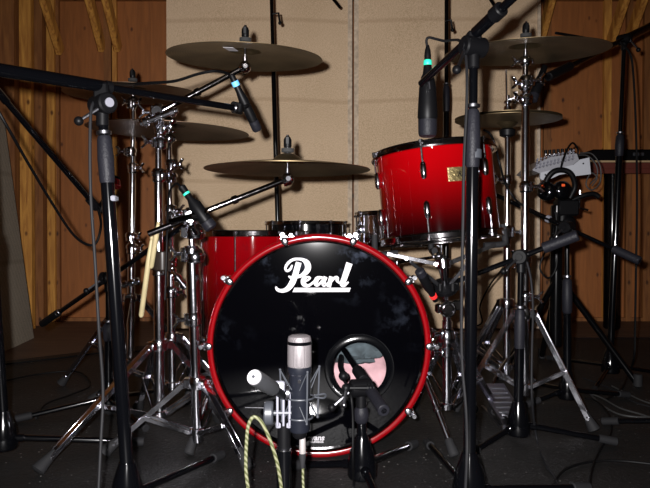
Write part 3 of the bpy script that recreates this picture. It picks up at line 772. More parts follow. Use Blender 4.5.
# left group
cymbal_stand('chrome cymbal stand farthest left, holding the dark crash by the plywood', 130, 2.4, 'c3', .36, .12,
             [f2(64, 386), (-.50, 2.62), (-.70, 2.08)], wside=(1, -.5, 0))
cymbal_stand('chrome cymbal stand whose boom reaches up to the highest crash', 159, 1.85, 'c1', .275, .075,
             [f2(44, 474), (-.62, 2.12), (-.27, 1.98)], arm_from=P(158, 113, 1.85), tubes=((.0155, 0, .5), (.0125, .5, .8), (.0095, .8, 1)), wside=(1, -.6, 0))
cymbal_stand('chrome cymbal stand just right of the drumsticks, holding the dark ride', 172, 2.15, 'c4', .25, .09,
             [(-.80, 2.22), (-.30, 2.14), (-.50, 2.42)], tubes=((.0142, 0, .4), (.011, .4, .72), (.009, .72, 1)), wside=(1, -.3, 0))
s5 = cymbal_stand('short chrome boom stand touching the bass drum, holding the low crash', 197, 1.70, 'c2', .2, .07,
             [f2(246, 472), (-.57, 1.69), (-.335, 1.98)], arm_from=P(191, 217, 1.70), tubes=((.0135, 0, .55), (.0175, .55, .84), (.009, .84, 1)), counter=.12, wside=(-1, -.6, 0))
for y_ in (232, 256):
    p = P(195, y_, 1.70); b = MB(); b.lathe([(.015, 0), (.024, .004), (.028, .018), (.022, .036), (.014, .042)], Matrix.Translation(p-V((0, 0, .02))), 16)
    b.box((-.026, -.006, 0), (.02, .03, .03), Matrix.Translation(p), .004); b.build('multi_clamp', 'chrome', s5)
# right group
cymbal_stand('chrome cymbal stand at right under the wide ride, bright flash glint', 525, 2.0, 'c5', .35, .12,
             [f2(592, 432), (.44, 2.12), (.74, 2.35)], tubes=((.0150, 0, .42), (.0125, .42, .93), (.0095, .93, 1)), wside=(-1, -.6, 0))
# more chrome clutter: clamps on the posts, and a crossing accessory arm
CS = {}
for o in S.objects:
    if o.name.startswith('cymbal_stand') and o.parent is None: CS[o['label'].split(',')[0][:40]] = o
st_list = [o for o in S.objects if o.name.startswith('cymbal_stand') and o.parent is None]
def on_post(t, py):      # the post axis of a stand at a picture row
    pts = [v for c_ in t.children if c_.name.startswith('tube') for v in c_.data.vertices]
    Y = t.location.y; z = P(325, py, Y).z; near = sorted(pts, key=lambda v: abs(v.co.z-z))[:1]
    top = max(pts, key=lambda v: v.co.z); bot = min(pts, key=lambda v: v.co.z)
    f = (z-bot.co.z)/(top.co.z-bot.co.z); x = t.location.x+top.co.x*f; y = t.location.y+top.co.y*f
    return V((x, y, z))
for idx, rows in ((0, (104, 152, 237)), (1, (128, 143, 262)), (2, (165, 178, 216, 262)), (4, (82, 100, 187, 262, 296))):
    for i_, py in enumerate(rows):
        clamp(st_list[idx], on_post(st_list[idx], py), UP, .0185, .036, ((-1 if i_ % 2 else 1), -.7, 0), 'memory_lock')
for idx, a, b_, nm in ((1, (140, 124), (178, 110), 'cross_arm'), (2, (170, 268), (186, 288), 'cross_arm'), (0, (122, 285), (140, 281), 'cross_arm')):
    t = st_list[idx]; Y = t.location.y-.035; p0 = P(*a, Y); p1 = P(*b_, Y); bb = MB(); bb.cyl(p0, p1, .0085, 14)
    for f_ in (.15, .5, .85): q = p0.lerp(p1, f_); d_ = (p1-p0).normalized(); bb.cyl(q-d_*.008, q+d_*.008, .014, 14)
    bb.cyl(p0.lerp(p1, .5), p0.lerp(p1, .5)+V((0, .03, 0)), .008, 10)
    bb.build(nm, 'chrome', t)
# hi-hat stand
hx = (507-325)/F_PX*2.2; t = thing('hi_hat_stand', 'chrome hi-hat stand with footboard behind the wide ride stand', 'stand', V((hx, 2.2, 0)))
c6 = TOPS['c6'][2]; c7 = TOPS['c7'][2]
MB().cyl((hx, 2.2, .10), P(507, 232, 2.2), .013, 18).build('lower_tube', 'chrome', t)
MB().cyl(P(507, 234, 2.2), c7-UP*.02, .0095, 18).build('upper_tube', 'chrome', t)
MB().cyl(c7-UP*.02, P(506, 70, 2.2), .0032, 8).build('pull_rod', 'chrome', t)
b = MB(); b.cyl(c6-UP*.0, c6+UP*.012, .014); b.cyl(c6+UP*.012, c6+UP*.05, .008); b.cyl(c6+UP*.022, c6+UP*.03, .014); ck = b.build('clutch', 'chrome', t)
b = MB(); wing(b, c6+UP*.036+V((.006, 0, 0)), (1, -.3, .2)); b.build('wing_bolt', 'chrome', ck)
MB().lathe([(.012, -.03), (.026, -.024), (.028, -.006), (.02, .0)], Matrix.Translation(c7), 16).build('cymbal_seat', 'plastic', t)
clamp(t, P(507, 232, 2.2), UP, .019, .045, (1, -.5, 0)); clamp(t, P(507, 180, 2.2), UP, .015, .035, (-1, -.5, 0), 'memory_lock')
tripod(t, hx, 2.2, .36, .14, [(.50, 2.42), (.80, 2.44), (.60, 2.60)])
b = MB(); mF = TM((.575, 2.02, .055), (0, -.22, 1), (1, 0, 0))
b.prism([(-.035, -.13), (.035, -.13), (.042, .0), (.038, .13), (-.038, .13), (-.042, 0)], .008, Matrix(((1, 0, 0, .565), (0, .97, -.25, 2.02), (0, .25, .97, .055), (0, 0, 0, 1))))
for k_ in range(7): b.box((.565, 1.93+.03*k_, .041+.0077*k_), (.06, .006, .004))
fb = b.build('footboard', 'chrome_dull', t)
b = MB(); b.box((.565, 1.895, .016), (.08, .03, .02), None, .003); b.box((.535, 2.03, .011), (.008, .27, .01)); b.box((.595, 2.03, .011), (.008, .27, .01)); b.build('base_plate', 'chrome_dull', t)
b = MB(); b.tube([(.565, 2.145, .09), (.585, 2.17, .12), (hx, 2.19, .17)], .005, 8); b.build('pull_chain', 'chrome', t)

# ---- rack tom basket stand
bx, by = P(447, 300, 1.84).x, 1.84
t = thing('tom_basket_stand', 'chrome basket stand carrying the red rack tom beside the bass drum', 'stand', V((bx, by, 0)))
ctr = RT-ra*.045
MB().cyl((bx, by, .09), (bx, by, .35), .0135, 18).build('lower_tube', 'chrome', t)
MB().cyl((bx, by, .34), (bx, by, P(447, 306, by).z-.0), .011, 18).build('middle_tube', 'chrome', t)
pk = P(446, 308, by); b = MB(); b.cyl(pk-V((.0, .028, 0)), pk+V((0, .02, 0)), .023, 22); b.cyl(pk-V((0, .036, 0)), pk-V((0, .026, 0)), .014, 16); b.torus(.020, .004, TM(pk-V((0, .03, 0)), (0, 1, 0))); b.box((.03, -.01, .01), (.03, .03, .03), Matrix.Translation(pk), .004); b.box((-.022, -.008, .0), (.02, .03, .026), Matrix.Translation(pk), .004)
b.build('angle_adjuster', 'darkhoop', t)
top = ctr-ra*.008
MB().cyl(pk, top, .0085, 18).build('basket_post', 'chrome', t)
pm = pk.lerp(top, .42); b = MB(); b.lathe([(.01, -.012), (.036, -.008), (.038, .004), (.01, .01)], TM(pm, top-pk), 20)
for k_ in range(6): a = R(60*k_); b.cyl(pm+V((.035*math.cos(a), .035*math.sin(a), -.01)), pm+V((.035*math.cos(a), .035*math.sin(a), .012)), .007, 8)
b.build('adjusting_wheel', 'plastic', t)
hub = pk.lerp(top, .86); b = MB(); b.cyl(hub-ra*.014, hub+ra*.014, .02, 18); b.build('basket_hub', 'chrome', t)
xr, yr, zr = frame(ra, (0, -1, 0))
for ang in (188, -8, 270):
    d = xr*math.cos(R(ang))+yr*math.sin(R(ang)); s = d.cross(ra)
    e = RT-ra*.034+d*(RTr+.024)
    b = MB()
    for q in (-1, 1): b.bar(hub+d*.018+s*q*.008, e+s*q*.008-d*.03, .004, .011, s)
    b.cyl(hub+d*.02-s*.013, hub+d*.02+s*.013, .006, 10); b.cyl(hub.lerp(e, .55)-s*.013, hub.lerp(e, .55)+s*.013, .005, 10)
    ar = b.build('basket_arm', 'chrome', t)
    b = MB(); b.tube([e-d*.06, e-d*.006, e+d*.002+ra*.015, e+ra*.055], .0085, 12, sm=4); b.build('rubber_grip', 'greyrubber', ar)
    b = MB(); b.bar(pm+d*.01, hub.lerp(e, .5)-ra*.006, .006, .01, s); b.build('strut', 'chrome_dull', t)
tripod(t, bx, by, .30, .1, [f2(472, 414), (.30, 2.12), (.56, 2.07)])
for y_ in (333, 352):
    clamp(t, P(447, y_, by), UP, .018, .03, (-1, -.5, 0))

# ---- drumsticks and holder
b = MB(); hp = P(163, 262, 1.81); b.lathe([(.020, -.026), (.026, -.02), (.028, .028), (.024, .03), (.021, .024), (.02, -.018)], Matrix.Translation(hp-V((0, .006, 0))), 20, closed=True)
b.box((0, .028, 0), (.02, .02, .02), Matrix.Translation(hp), .003)
single(b, 'stick_holder', 'smoke', 'smoky plastic drumstick cup clipped to the chrome stand', 'holder')
def stick(p0, p1, label):
    d = (p1-p0); L = d.length
    b = MB(); b.lathe([(.004, 0), (.0072, .006), (.0074, L*.7), (.0045, L*.94), (.0035, L*.955), (.0055, L*.975), (.003, L)], TM(p0, d), 12)
    single(b, 'drumstick', 'stick', label, 'drumstick', group='drumsticks by the left stands')
stick(P(141, 317, 1.79), P(152, 236, 1.75), 'pale drumstick hanging lowest, in front of the chrome stands')
stick(P(151, 268, 1.765), P(158.5, 222, 1.73), 'pale drumstick above the other, its tip beside the chrome post')
b = MB(); b.cyl(P(136, 246, 1.80), P(156, 228, 1.79), .011, 12)
# ================================================================ microphone stands
def mic_stand(label, base, lean_top, feet, cap='plastic', hub=0., cone_h=.1, cone_r=.033, r0=.0135, r1=.0085, split=.5, grip=None, boom=None, name='microphone_stand', legr=.008, knob_side=-1, grip_r=.018, boom_parts=(), post_mat='black'):
    bx, by = base; t = thing(name, label, 'stand', V((bx, by, 0)))
    zc_ = .03
    MB().lathe([(cone_r*.9, 0), (cone_r, .006), (cone_r*.98, cone_h*.3), (cone_r*.8, cone_h*.62), (r0*1.35, cone_h*.93), (r0*1.2, cone_h)], Matrix.Translation((bx, by, zc_)), 28).build('base_casting', 'blackgloss', t)
    A = V((bx, by, zc_+cone_h*.9)); T = V(lean_top); B = A.lerp(T, split)
    MB().cyl(A, B, r0, 20).build('lower_tube', 'blackgloss', t)
    MB().cyl(B-(T-A).normalized()*.01, T, r1, 18).build('upper_tube', post_mat, t)
    dn = (T-A).normalized()
    b = MB(); gl = grip or .05
    b.lathe([(r0*1.02, 0), (grip_r*.92, .006), (grip_r, gl*.5), (grip_r*.88, gl-.008), (r1*1.2, gl)], TM(B-dn*gl*.35, dn), 18); b.build('height_clutch', 'grip', t)
    b = MB(); b.lathe([(r1, 0), (r0*1.12, .002), (r0*1.12, .008), (r1, .01)], TM(B+dn*gl*.67, dn), 18); b.build('clutch_ring', 'chrome_dull', t)
    for f in feet:
        ft_ = V((f[0], f[1], RZ+.012)); st = V((bx, by, zc_+.028)); d = ft_-st; d.z = 0; d.normalize(); s_ = st+d*(cone_r*.6)
        b = MB(); dl = (ft_-s_).normalized(); b.cyl(s_, ft_-dl*.02, legr, 14); b.cyl(s_+dl*.01, s_+dl*.03, legr*1.3, 12)
        l = b.build('leg', 'blackgloss', t)
        MB().cyl(ft_-dl*.05, ft_, legr*1.5, 14).build('rubber_foot', 'greyrubber', l)
    if boom:
        e0, e1, cp = V(boom[0]), V(boom[1]), V(boom[2]) if len(boom) > 2 else T
        d = (e1-e0).normalized(); s = d.cross(UP).normalized(); cp = cp-UP*hub
        b = MB(); b.cyl(cp-s*.026, cp+s*.026, .021, 24); b.cyl(cp-UP*.045, cp-UP*.005, .0125, 16)
        if hub: b.box((0, 0, 0), (.03, .026, hub+.012), Matrix.Translation(cp+UP*(hub*.5)), .004)
        b.build('boom_clamp', 'plastic', t)
        face = s if s.y < 0 else -s
        MB().cyl(cp+face*.026, cp+face*.03, .0095, 18).build('clamp_cap', cap, t)
        b = MB(); k0 = cp+face*.018; kd = V((knob_side*.7, -.25, -.55)).normalized(); b.cyl(k0, k0+kd*.06, .0035, 8); h_ = b.build('clamp_handle', 'chrome_dull', t)
        MB().sphere(k0+kd*.066, .0095, 14).build('knob', 'plastic', h_)
        rb = boom[3] if len(boom) > 3 else .008
        MB().cyl(e0, e1, rb, 16).build('boom_arm', 'blackgloss', t)
        for q0, q1, rr, mt, nm in boom_parts:
            MB().cyl(e0.lerp(e1, q0), e0.lerp(e1, q1), rr, 18).build(nm, mt, t)
    return t
# A : tall front left
aT = P(103, 108, 1.30); aB = G(125, 480, .08)
bAx, bAy = (126-325)/F_PX*1.30, 1.30
e0, e1 = P(-25, 66, 1.12), P(236, 108, 1.56)
def on_line(e0, e1, px):      # the point of a boom seen at picture column px
    lo, hi = 0., 1.
    for _ in range(40):
        m_ = (lo+hi)/2; q = e0.lerp(e1, m_); x = 325+F_PX*q.x/q.y
        if x < px: lo = m_
        else: hi = m_
    return e0.lerp(e1, (lo+hi)/2)
cpA = on_line(e0, e1, 103)
standA = mic_stand('black boom stand at front left with long level boom across the corner', (bAx, bAy), cpA-UP*.05, cap='lightgrey', hub=.036, feet=[f2(222, 459), (bAx-.22, bAy-.28), (bAx+.22, bAy-.30)],
          split=.845, grip=.095, r0=.0135, r1=.0105, cone_r=.035, boom=(e0, e1, cpA, .0075), knob_side=-1, grip_r=.0165,
          boom_parts=((0, .42, .0125, 'blackgloss', 'counter_tube'), (.415, .44, .0135, 'plastic', 'boom_collar'), (.985, 1.0, .011, 'chrome_dull', 'mic_adapter')), post_mat='blackgloss')
# tape tag on post A
pa = P(110.5, 198.5, 1.30); MB_ = MB().box((0, 0, 0), (.026, .024, .011), Matrix.Translation(pa+V((.0, .0, 0))), .002)
MB_.build('cable_clip', 'lightgrey', standA)['label'] = 'pale grey cable clip'
# C : tall front right
bCx, bCy = (470-325)/F_PX*1.33, 1.33
e0, e1 = P(421, 84, 1.52), P(560, -46, 1.1)
cpC = on_line(e0, e1, 473)
standC = mic_stand('black boom stand right of the bass drum, boom rising steeply out of frame', (bCx, bCy), cpC-UP*.05, hub=.025, feet=[f2(427, 446), (bCx+.12, bCy-.33), (bCx+.30, bCy+.12)],
          split=.78, grip=.12, r0=.0130, r1=.0092, cone_r=.037, cone_h=.11, boom=(e0, e1, cpC, .0085), knob_side=-.35, grip_r=.0160,
          boom_parts=((.47, .62, .0125, 'blackgloss', 'counter_tube'), (.6, .66, .0155, 'plastic', 'boom_collar')), post_mat='blackgloss')
MB().lathe([(.0125, -.010), (.0165, -.009), (.0165, .009), (.0125, .010)], Matrix.Translation(P(473.6, 154, 1.33)), 20).build('cable_clip', 'grey', standC)
# B : left edge
bBx, bBy = (2-325)/F_PX*1.68, 1.68
e0, e1 = P(-60, 24, 1.5), P(97, 208, 2.05)
mic_stand('black boom stand cut off by the left edge, boom sloping down', (bBx, bBy), on_line(e0, e1, -18)-UP*.02, [f2(144, 446), (bBx-.2, bBy+.22), (bBx-.12, bBy-.28)],
          split=.5, grip=.07, boom=(e0, e1, on_line(e0, e1, -18), .0085), cone_r=.036, boom_parts=((.0, .35, .011, 'blackgloss', 'counter_tube'), (.93, 1., .0135, 'plastic', 'end_grip')))
# boom behind the left stands, held by its own stand
e0, e1 = P(42, 324, 2.3), P(206, 210, 1.85)
cq = on_line(e0, e1, 108)
mic_stand('low black boom stand behind the left cymbal stands, weighted boom end low', (cq.x, cq.y), cq-UP*.02, [(cq.x-.26, cq.y-.10), (cq.x+.1, cq.y+.28), (cq.x+.18, cq.y-.2)],
          split=.5, grip=.06, cone_h=.08, cone_r=.028, boom=(e0, e1, cq, .008), boom_parts=((0, .12, .013, 'plastic', 'counterweight'), (.12, .135, .010, 'chrome_dull', 'boom_ring')))
# D : short stand right
bDx, bDy = (519-325)/F_PX*1.80, 1.80
e0, e1 = P(452, 283, 1.88), P(578, 235, 1.72)
cp = on_line(e0, e1, 521)
mic_stand('short black boom stand near the right tripod legs with foam-ended boom', (bDx, bDy), cp-UP*.02, [f2(617, 446), f2(466, 461), (bDx+.0, bDy+.30)],
          split=.5, grip=.11, cone_h=.095, cone_r=.033, boom=(e0, e1, cp, .0075), grip_r=.0155, boom_parts=((.74, 1., .0155, 'grip', 'foam_grip'),), knob_side=-1)
# E : behind D
bEx, bEy = (568-325)/F_PX*2.20, 2.20
e0, e1 = P(494, 194, 2.40), P(640, 261, 2.02)
cp = on_line(e0, e1, 567)
mic_stand('mid-height black stand under the mixer, boom end drooping right', (bEx, bEy), cp-UP*.02, [f2(527, 408), (bEx+.26, bEy+.10), (bEx-.03, bEy+.30)],
          split=.52, grip=.12, cone_h=.095, cone_r=.032, boom=(e0, e1, cp, .0065), boom_parts=((0, .47, .0085, 'blackgloss', 'counter_tube'), (.40, .425, .013, 'lightgrey', 'boom_bolt'), (.84, 1., .014, 'grip', 'counterweight')))
# F : tall right
bFx, bFy = (611-325)/F_PX*2.62, 2.62
e0, e1 = P(548, 77, 2.25), P(675, 14, 2.95)
cp = on_line(e0, e1, 623)
mic_stand('tall black boom stand at far right, boom passing the ride cymbal', (bFx, bFy), cp-UP*.02, [f2(548, 360), f2(592, 396), f2(662, 376)],
          split=.66, grip=.09, cone_h=.10, cone_r=.036, boom=(e0, e1, cp, .0105), boom_parts=((.0, .14, .016, 'plastic', 'mic_grip'), (.55, 1., .017, 'blackgloss', 'counter_tube')), knob_side=.4)
# right edge stand, only its leg in view
q = f2(602, 425)
mic_stand('black stand beyond the right edge, one leg reaching into view', (1.03+.0, 1.83), (1.06, 1.85, .9), [q, (1.25, 2.05), (1.2, 1.6)], cone_h=.09, cone_r=.033)
# overhead stands behind the kit
b1 = (281-325)/F_PX*2.95
oh1 = mic_stand('thin black overhead stand rising behind the floor tom', (b1-.0, 2.95), (b1-.05, 2.95, 1.95), [(b1-.25, 2.85), (b1+.26, 2.9), (b1, 3.25)], r0=.011, r1=.0085, split=.71, grip=.07, grip_r=.0145, cone_h=.07, cone_r=.028,
          boom=(V((b1+.28, 3.25, 1.75)), V((b1-.35, 2.45, 2.22)), V((b1-.05, 2.93, 1.94))), knob_side=1)
b2 = (446-325)/F_PX*2.95
oh2 = mic_stand('thin black overhead stand rising behind the red rack tom', (b2, 2.95), (b2+.0, 2.95, 1.95), [(b2-.25, 2.85), (b2+.2, 2.78), (b2, 3.25)], r0=.014, r1=.0095, split=.6, grip=.12, grip_r=.017, cone_h=.07, cone_r=.028,
          boom=(V((b2+.3, 3.2, 1.72)), V((b2-.3, 2.6, 2.2)), V((b2, 2.93, 1.94))), knob_side=1)
for px, y0, Y, lab in ((276.5, 17, 2.93, oh1), (449, 24, 2.93, oh2)):
    b = MB(); p0 = P(px-4, y0-3, Y); p1 = P(px+2, y0-4, Y); p2 = P(px+3.5, y0+6, Y)
    b.tube([p0, p1, p2], .005, 8); b.sphere(p2, .009, 10)
    b.build('clutch_lever', 'plastic', lab)
# H : kick stand
bHx, bHy = (362-325)/F_PX*1.48, 1.48
e0, e1 = P(345, 350, 1.69), P(383, 412, 1.38)
cp = on_line(e0, e1, 362)
cp = P(361, 388, 1.47)
kick = mic_stand('low black boom stand in front of the bass drum port', (bHx, bHy), cp-UP*.015, [f2(415, 448), f2(292, 470), (bHx+.05, bHy-.30)],
          split=.5, grip=.04, cone_h=.10, cone_r=.034, r0=.0115, r1=.009, boom=(P(344, 350, 1.70), P(384, 411, 1.36), cp, .0075), legr=.0085,
          boom_parts=((.62, 1., .0135, 'grip', 'foam_grip'), (.38, .56, .014, 'plastic', 'boom_collar')), knob_side=-1)
b = MB(); q0 = P(346, 388, 1.45); q1 = P(372, 388, 1.45); b.cyl(q0, q1, .0055, 10); b.sphere(q0, .0105, 14)
for px in (367, 370, 373): b.cyl(P(px, 388, 1.45), P(px+1, 388, 1.45), .011, 14)
b.build('cross_bolt', 'plastic', kick)
b = MB(); b.cyl(P(346, 390, 1.44), P(344, 404, 1.44), .004, 8); b.sphere(P(344, 405, 1.44), .007, 10); b.build('lever', 'chrome_dull', kick)
# kick microphone inside the port
b = MB(); p0 = P(343, 349, 1.74); p1 = P(338, 362, 1.80); b.sphere(P(343.5, 376, 1.60), .0125, 18); b.tube([P(343.5, 376, 1.60), P(340, 366, 1.66), P(341, 356, 1.72)], .006, 10, sm=5)
single(b, 'kick_microphone', 'plastic', 'small round black microphone hanging in the bass drum port', 'microphone')

# ================================================================ microphones
def pencil_mic(p0, p1, r, label, tape=None, name='microphone', grille=True, taper=.7):
    d = (p1-p0); L = d.length; d.normalize(); t = thing(name, label, 'microphone', p0.lerp(p1, .5))
    m = TM(p0, d)
    MB().lathe([(r*.45, 0), (r*.6, L*.02), (r*taper, L*.3), (r, L*.45), (r, L*.8), (r*.96, L*.82)], m, 20).build('body', 'plastic', t)
    MB().lathe([(r*.9, L*.82), (r*1.02, L*.83), (r*1.02, L*.97), (r*.7, L)], m, 20).build('grille', 'grip', t)
    if tape:
        MB().lathe([(r*taper*.98, L*.12), (r*taper*1.1, L*.125), (r*taper*1.1, L*.2), (r*taper*.98, L*.205)], m, 20).build('tape_band', tape, t)
    return t
# clip mic above the kit, pointing down right
pencil_mic(P(231, 74, 1.60), P(258, 131, 1.66), .0125, 'black microphone with blue band hanging under the highest crash', 'blue')
b = MB(); q = P(237, 108, 1.585); b.box((0, 0, 0), (.03, .03, .024), TM(q, (.2, .1, 1)), .004); b.torus(.014, .004, TM(P(243, 108, 1.61), (.42, .1, -.9)))
b.build('microphone_clip', 'plastic', standA)
# large hanging microphone over the rack tom
cM = P(427, 60, 1.55); pB = P(427.5, 136, 1.55)
t = thing('dynamic_microphone', 'long black microphone with green band pointing down at the rack tom', 'microphone', pB)
px_ = 1.55/F_PX
mz = Matrix.Translation(V((pB.x, pB.y, 0))); Z = lambda y: P(427, y, 1.55).z
b = MB(); b.lathe([(8.5*px_, Z(121)), (10*px_, Z(117)), (9.5*px_, Z(105)), (8.5*px_, Z(88)), (6.5*px_, Z(77)), (5*px_, Z(74)), (3.5*px_, Z(62)), (3.3*px_, Z(58))], mz, 24); b.build('body', 'plastic', t)
MB().lathe([(6.5*px_, Z(137)), (8.3*px_, Z(136)), (9.2*px_, Z(133)), (9.4*px_, Z(120))], mz, 24).build('grille', 'grip', t)
MB().lathe([(3.4*px_, Z(66)), (4.2*px_, Z(65)), (4.2*px_, Z(61)), (3.4*px_, Z(60))], mz, 20).build('tape_band', 'green', t)
MB().lathe([(3.2*px_, Z(60)), (3.5*px_, Z(56)), (2.8*px_, Z(50)), (1.3*px_, Z(45))], mz, 18).build('connector', 'plastic', t)
MB().tube([V((pB.x+.006, 1.545, Z(77))), V((pB.x-.002, 1.525, Z(82))), V((pB.x+.0, 1.522, Z(92)))], .004, 8).build('clip_bracket', 'chrome_dull', t)
# snare-side mic with green tape at left
pencil_mic(P(181, 186, 1.62), P(212, 229, 1.62), .017, 'black microphone with green band leaning over the floor tom rim', 'green', taper=.5)
b = MB(); b.cyl(P(170, 222, 1.66), P(203, 213, 1.63), .008, 12); b.cyl(P(192, 216, 1.62), P(208, 214, 1.62), .014, 14); b.cyl(P(192, 226, 1.62), P(196, 234, 1.64), .006, 10)
b.build('microphone_mount', 'blackchrome', s5)
# mic pointing up under the rack tom
pencil_mic(P(436, 301, 1.66), P(419, 270, 1.60), .0125, 'black microphone aimed up under the left edge of the rack tom', 'redtape')
# overhead mic behind the ride at right
t = pencil_mic(P(545, 66, 2.14), P(532, 101, 2.10), .0165, 'dark grey microphone behind the ride cymbal at right')
# right small red dot clip by post A
b = MB(); b.box((0, 0, 0), (.02, .02, .05), Matrix.Translation(P(116, 185, 2.05)), .004)
t = thing('boom_microphone', 'small black microphone with red mark at the sloping boom end', 'microphone', P(112, 200, 2.06))
MB().cyl(P(100, 212, 2.06), P(117, 176, 2.06), .013, 14).build('body', 'plastic', t); MB().cyl(P(115.2, 180, 2.06), P(116.2, 187, 2.045), .0145, 14).build('red_mark', 'redtape', t)

# ---- condenser microphone in a wire shock mount, front centre
YC = 1.22; pc = P(301.5, 400, YC); u = YC/F_PX
Zc = lambda y: P(301, y, YC).z
mz = Matrix.Translation(V((P(301, 400, YC).x, YC, 0)))
t = thing('condenser_microphone', 'condenser microphone with bright mesh grille at front centre', 'microphone', V((pc.x, YC, Zc(432))))
xg = P(300, 350, YC).x
mg = Matrix.Translation(V((xg-.001, YC, 0)))
MB().lathe([(11.7*u, Zc(366)), (12.2*u, Zc(364)), (12*u, Zc(345)), (11.7*u, Zc(344))], mg, 40).build('grille', 'mesh', t)
MB().lathe([(11.7*u, Zc(341)), (11.8*u, Zc(339)), (11*u, Zc(336.3)), (8.5*u, Zc(335))], mg, 40).build('grille_cap', 'mesh', t)
MB().lathe([(11.3*u, Zc(344.6)), (12.2*u, Zc(344)), (12.2*u, Zc(341.2)), (11.3*u, Zc(340.6))], mg, 40).build('grille_band', 'blackgloss', t)
b = MB(); b.lathe([(9.5*u, Zc(431)), (10.6*u, Zc(429)), (10.6*u, Zc(374)), (12*u, Zc(372)), (12*u, Zc(366))], mg, 40); b.build('body', 'bluegrey', t)
MB().lathe([(10.7*u, Zc(374)), (10.9*u, Zc(373.6)), (10.9*u, Zc(372.6)), (10.7*u, Zc(372.2))], mg, 40).build('trim_ring', 'chrome', t)
MB().lathe([(5*u, Zc(438)), (7*u, Zc(436)), (8*u, Zc(431)), (8*u, Zc(430))], mg, 24).build('connector_base', 'plastic', t)
MB().box((0, -11*u, 0), (.006, .004, .006), Matrix.Translation(V((xg, YC, Zc(379))))).build('switch', 'chrome', t)
# shock mount
t2 = thing('shock_mount', 'grey wire cat\'s-cradle shock mount round the condenser microphone', 'shock mount', V((xg, YC, Zc(425))))
for y, r_ in ((397, 14.0), (417, 12.5)):
    MB().torus(r_*u, .0018, Matrix.Translation(V((xg, YC, Zc(y)))), 40, 8).build('ring', 'grey', t2)
for k_ in range(8):
    a = R(22.5+45*k_); a2 = a+R(22.5); d = V((math.cos(a), math.sin(a), 0)); d2 = V((math.cos(a2), math.sin(a2), 0)); d3 = V((math.cos(a2-R(45)), math.sin(a2-R(45)), 0))
    if k_ % 2 == 0:
        b = MB(); top_ = V((xg, YC, Zc(368)))+d*21*u; bot = V((xg, YC, Zc(419)))+d*19*u
        b.cyl(top_, bot, .0018, 8); b.sphere(top_, .0026, 8); b.sphere(bot, .0026, 8)
        b.tube([V((xg, YC, Zc(397)))+d*13.5*u, V((xg, YC, Zc(397)))+d*20.3*u], .0018, 6)
        b.build('frame_rod', 'grey', t2)
        for dd_ in (d2, d3):
            MB().tube([top_, V((xg, YC, Zc(388)))+dd_*11.2*u], .0011, 6).build('elastic', 'grey', t2)
            MB().tube([bot, V((xg, YC, Zc(404)))+dd_*11.2*u], .0011, 6).build('elastic', 'grey', t2)
b = MB(); b.tube([V((xg, YC, Zc(397)))+V((14, 0, 0))*u, V((xg, YC, Zc(397)))+V((24, -4, 0))*u, V((xg, YC, Zc(392)))+V((25, -8, 0))*u, V((xg, YC, Zc(392)))+V((16, -13, 0))*u], .0018, 8, sm=5); b.build('front_hoop', 'grey', t2)
b = MB(); q0 = V((xg-13*u, YC-.004, Zc(393))); q1 = P(283, 393, YC-.01); b.cyl(q0, q1, .006, 12); b.cyl(P(286, 393, YC-.012), P(290, 393, YC-.012), .014, 18); b.build('mount_arm', 'chrome_dull', t2)
# pencil condenser pointing left towards the camera
p0 = P(285, 396, YC-.01); p1 = P(254, 377, 1.10); d = p1-p0; L = d.length
t = thing('pencil_microphone', 'small grey microphone with round white face pointing at the camera', 'microphone', p0)
m = TM(p0, d)
MB().lathe([(.0075, 0), (.0085, .004), (.0085, L*.42)], m, 24).build('body', 'plastic', t)
MB().lathe([(.0098, L*.36), (.0135, L*.42), (.0148, L*.8), (.0142, L*.985), (.0125, L*.99)], m, 28).build('sleeve', 'foam', t)
MB().lathe([(.0125, L*.985), (.0132, L*.99), (.0132, L*1.0), (.0125, L*1.01)], m, 28).build('face', 'white', t)['label'] = 'round white front face'
MB().cyl(p0+d*1.005, p0+d*1.03, .0028, 12).build('centre_stud', 'grey', t)
# its clip and lyre bracket on the stand
bx = P(284, 440, YC).x
t = thing('centre_microphone_stand', 'black stand holding the two front-centre microphones, cut by the lower edge', 'stand', V((bx, YC, 0)))
Yc = YC; Zs = lambda y: P(284, y, YC).z
MB().cyl((bx, YC, Zs(560)), (bx, YC, Zs(449)), .0145, 20).build('lower_tube', 'blackgloss', t)
MB().cyl((bx, YC, Zs(450)), (bx, YC, Zs(420)), .0125, 20).build('upper_tube', 'plastic', t)
MB().lathe([(.0125, Zs(450)), (.015, Zs(449.4)), (.015, Zs(448)), (.0125, Zs(447.5))], Matrix.Translation((bx, YC, 0)), 20).build('clutch_ring', 'chrome', t)
MB().lathe([(.018, RZ), (.13, RZ), (.135, RZ+.008), (.125, RZ+.018), (.03, RZ+.026), (.016, Zs(545)+.0)], Matrix.Translation((bx, YC, 0)), 40).build('round_base', 'black', t)
MB().cyl((bx, YC, RZ+.02), (bx, YC, Zs(550)), .0155, 20).build('base_tube', 'blackgloss', t)
b = MB()
for q in (-6, 0, 6): b.box((bx+q*u, YC-.004, Zs(408)), (.0045, .026, 32*u), None, .001)
b.box((bx, YC, Zs(424)), (16*u, .022, 6*u), None, .002); b.box((bx, YC, Zs(393)), (15*u, .024, 5*u), None, .002)
b.build('lyre_bracket', 'lightgrey', t)
b = MB(); q = P(280, 388, YC-.012); b.box((0, 0, 0), (19*u, .02, 14*u), TM(q, (0, .2, 1)), .003); b.build('microphone_clip', 'lightgrey', t)
b = MB(); q = P(269.5, 413, YC-.012); b.cyl(q-V((5*u, 0, 0)), q+V((4*u, 0, 0)), 12*u, 26); b.cyl(q+V((4*u, 0, 0)), V((bx+8*u, YC-.012, q.z)), .005, 12); b.build('adjusting_knob', 'grey', t)
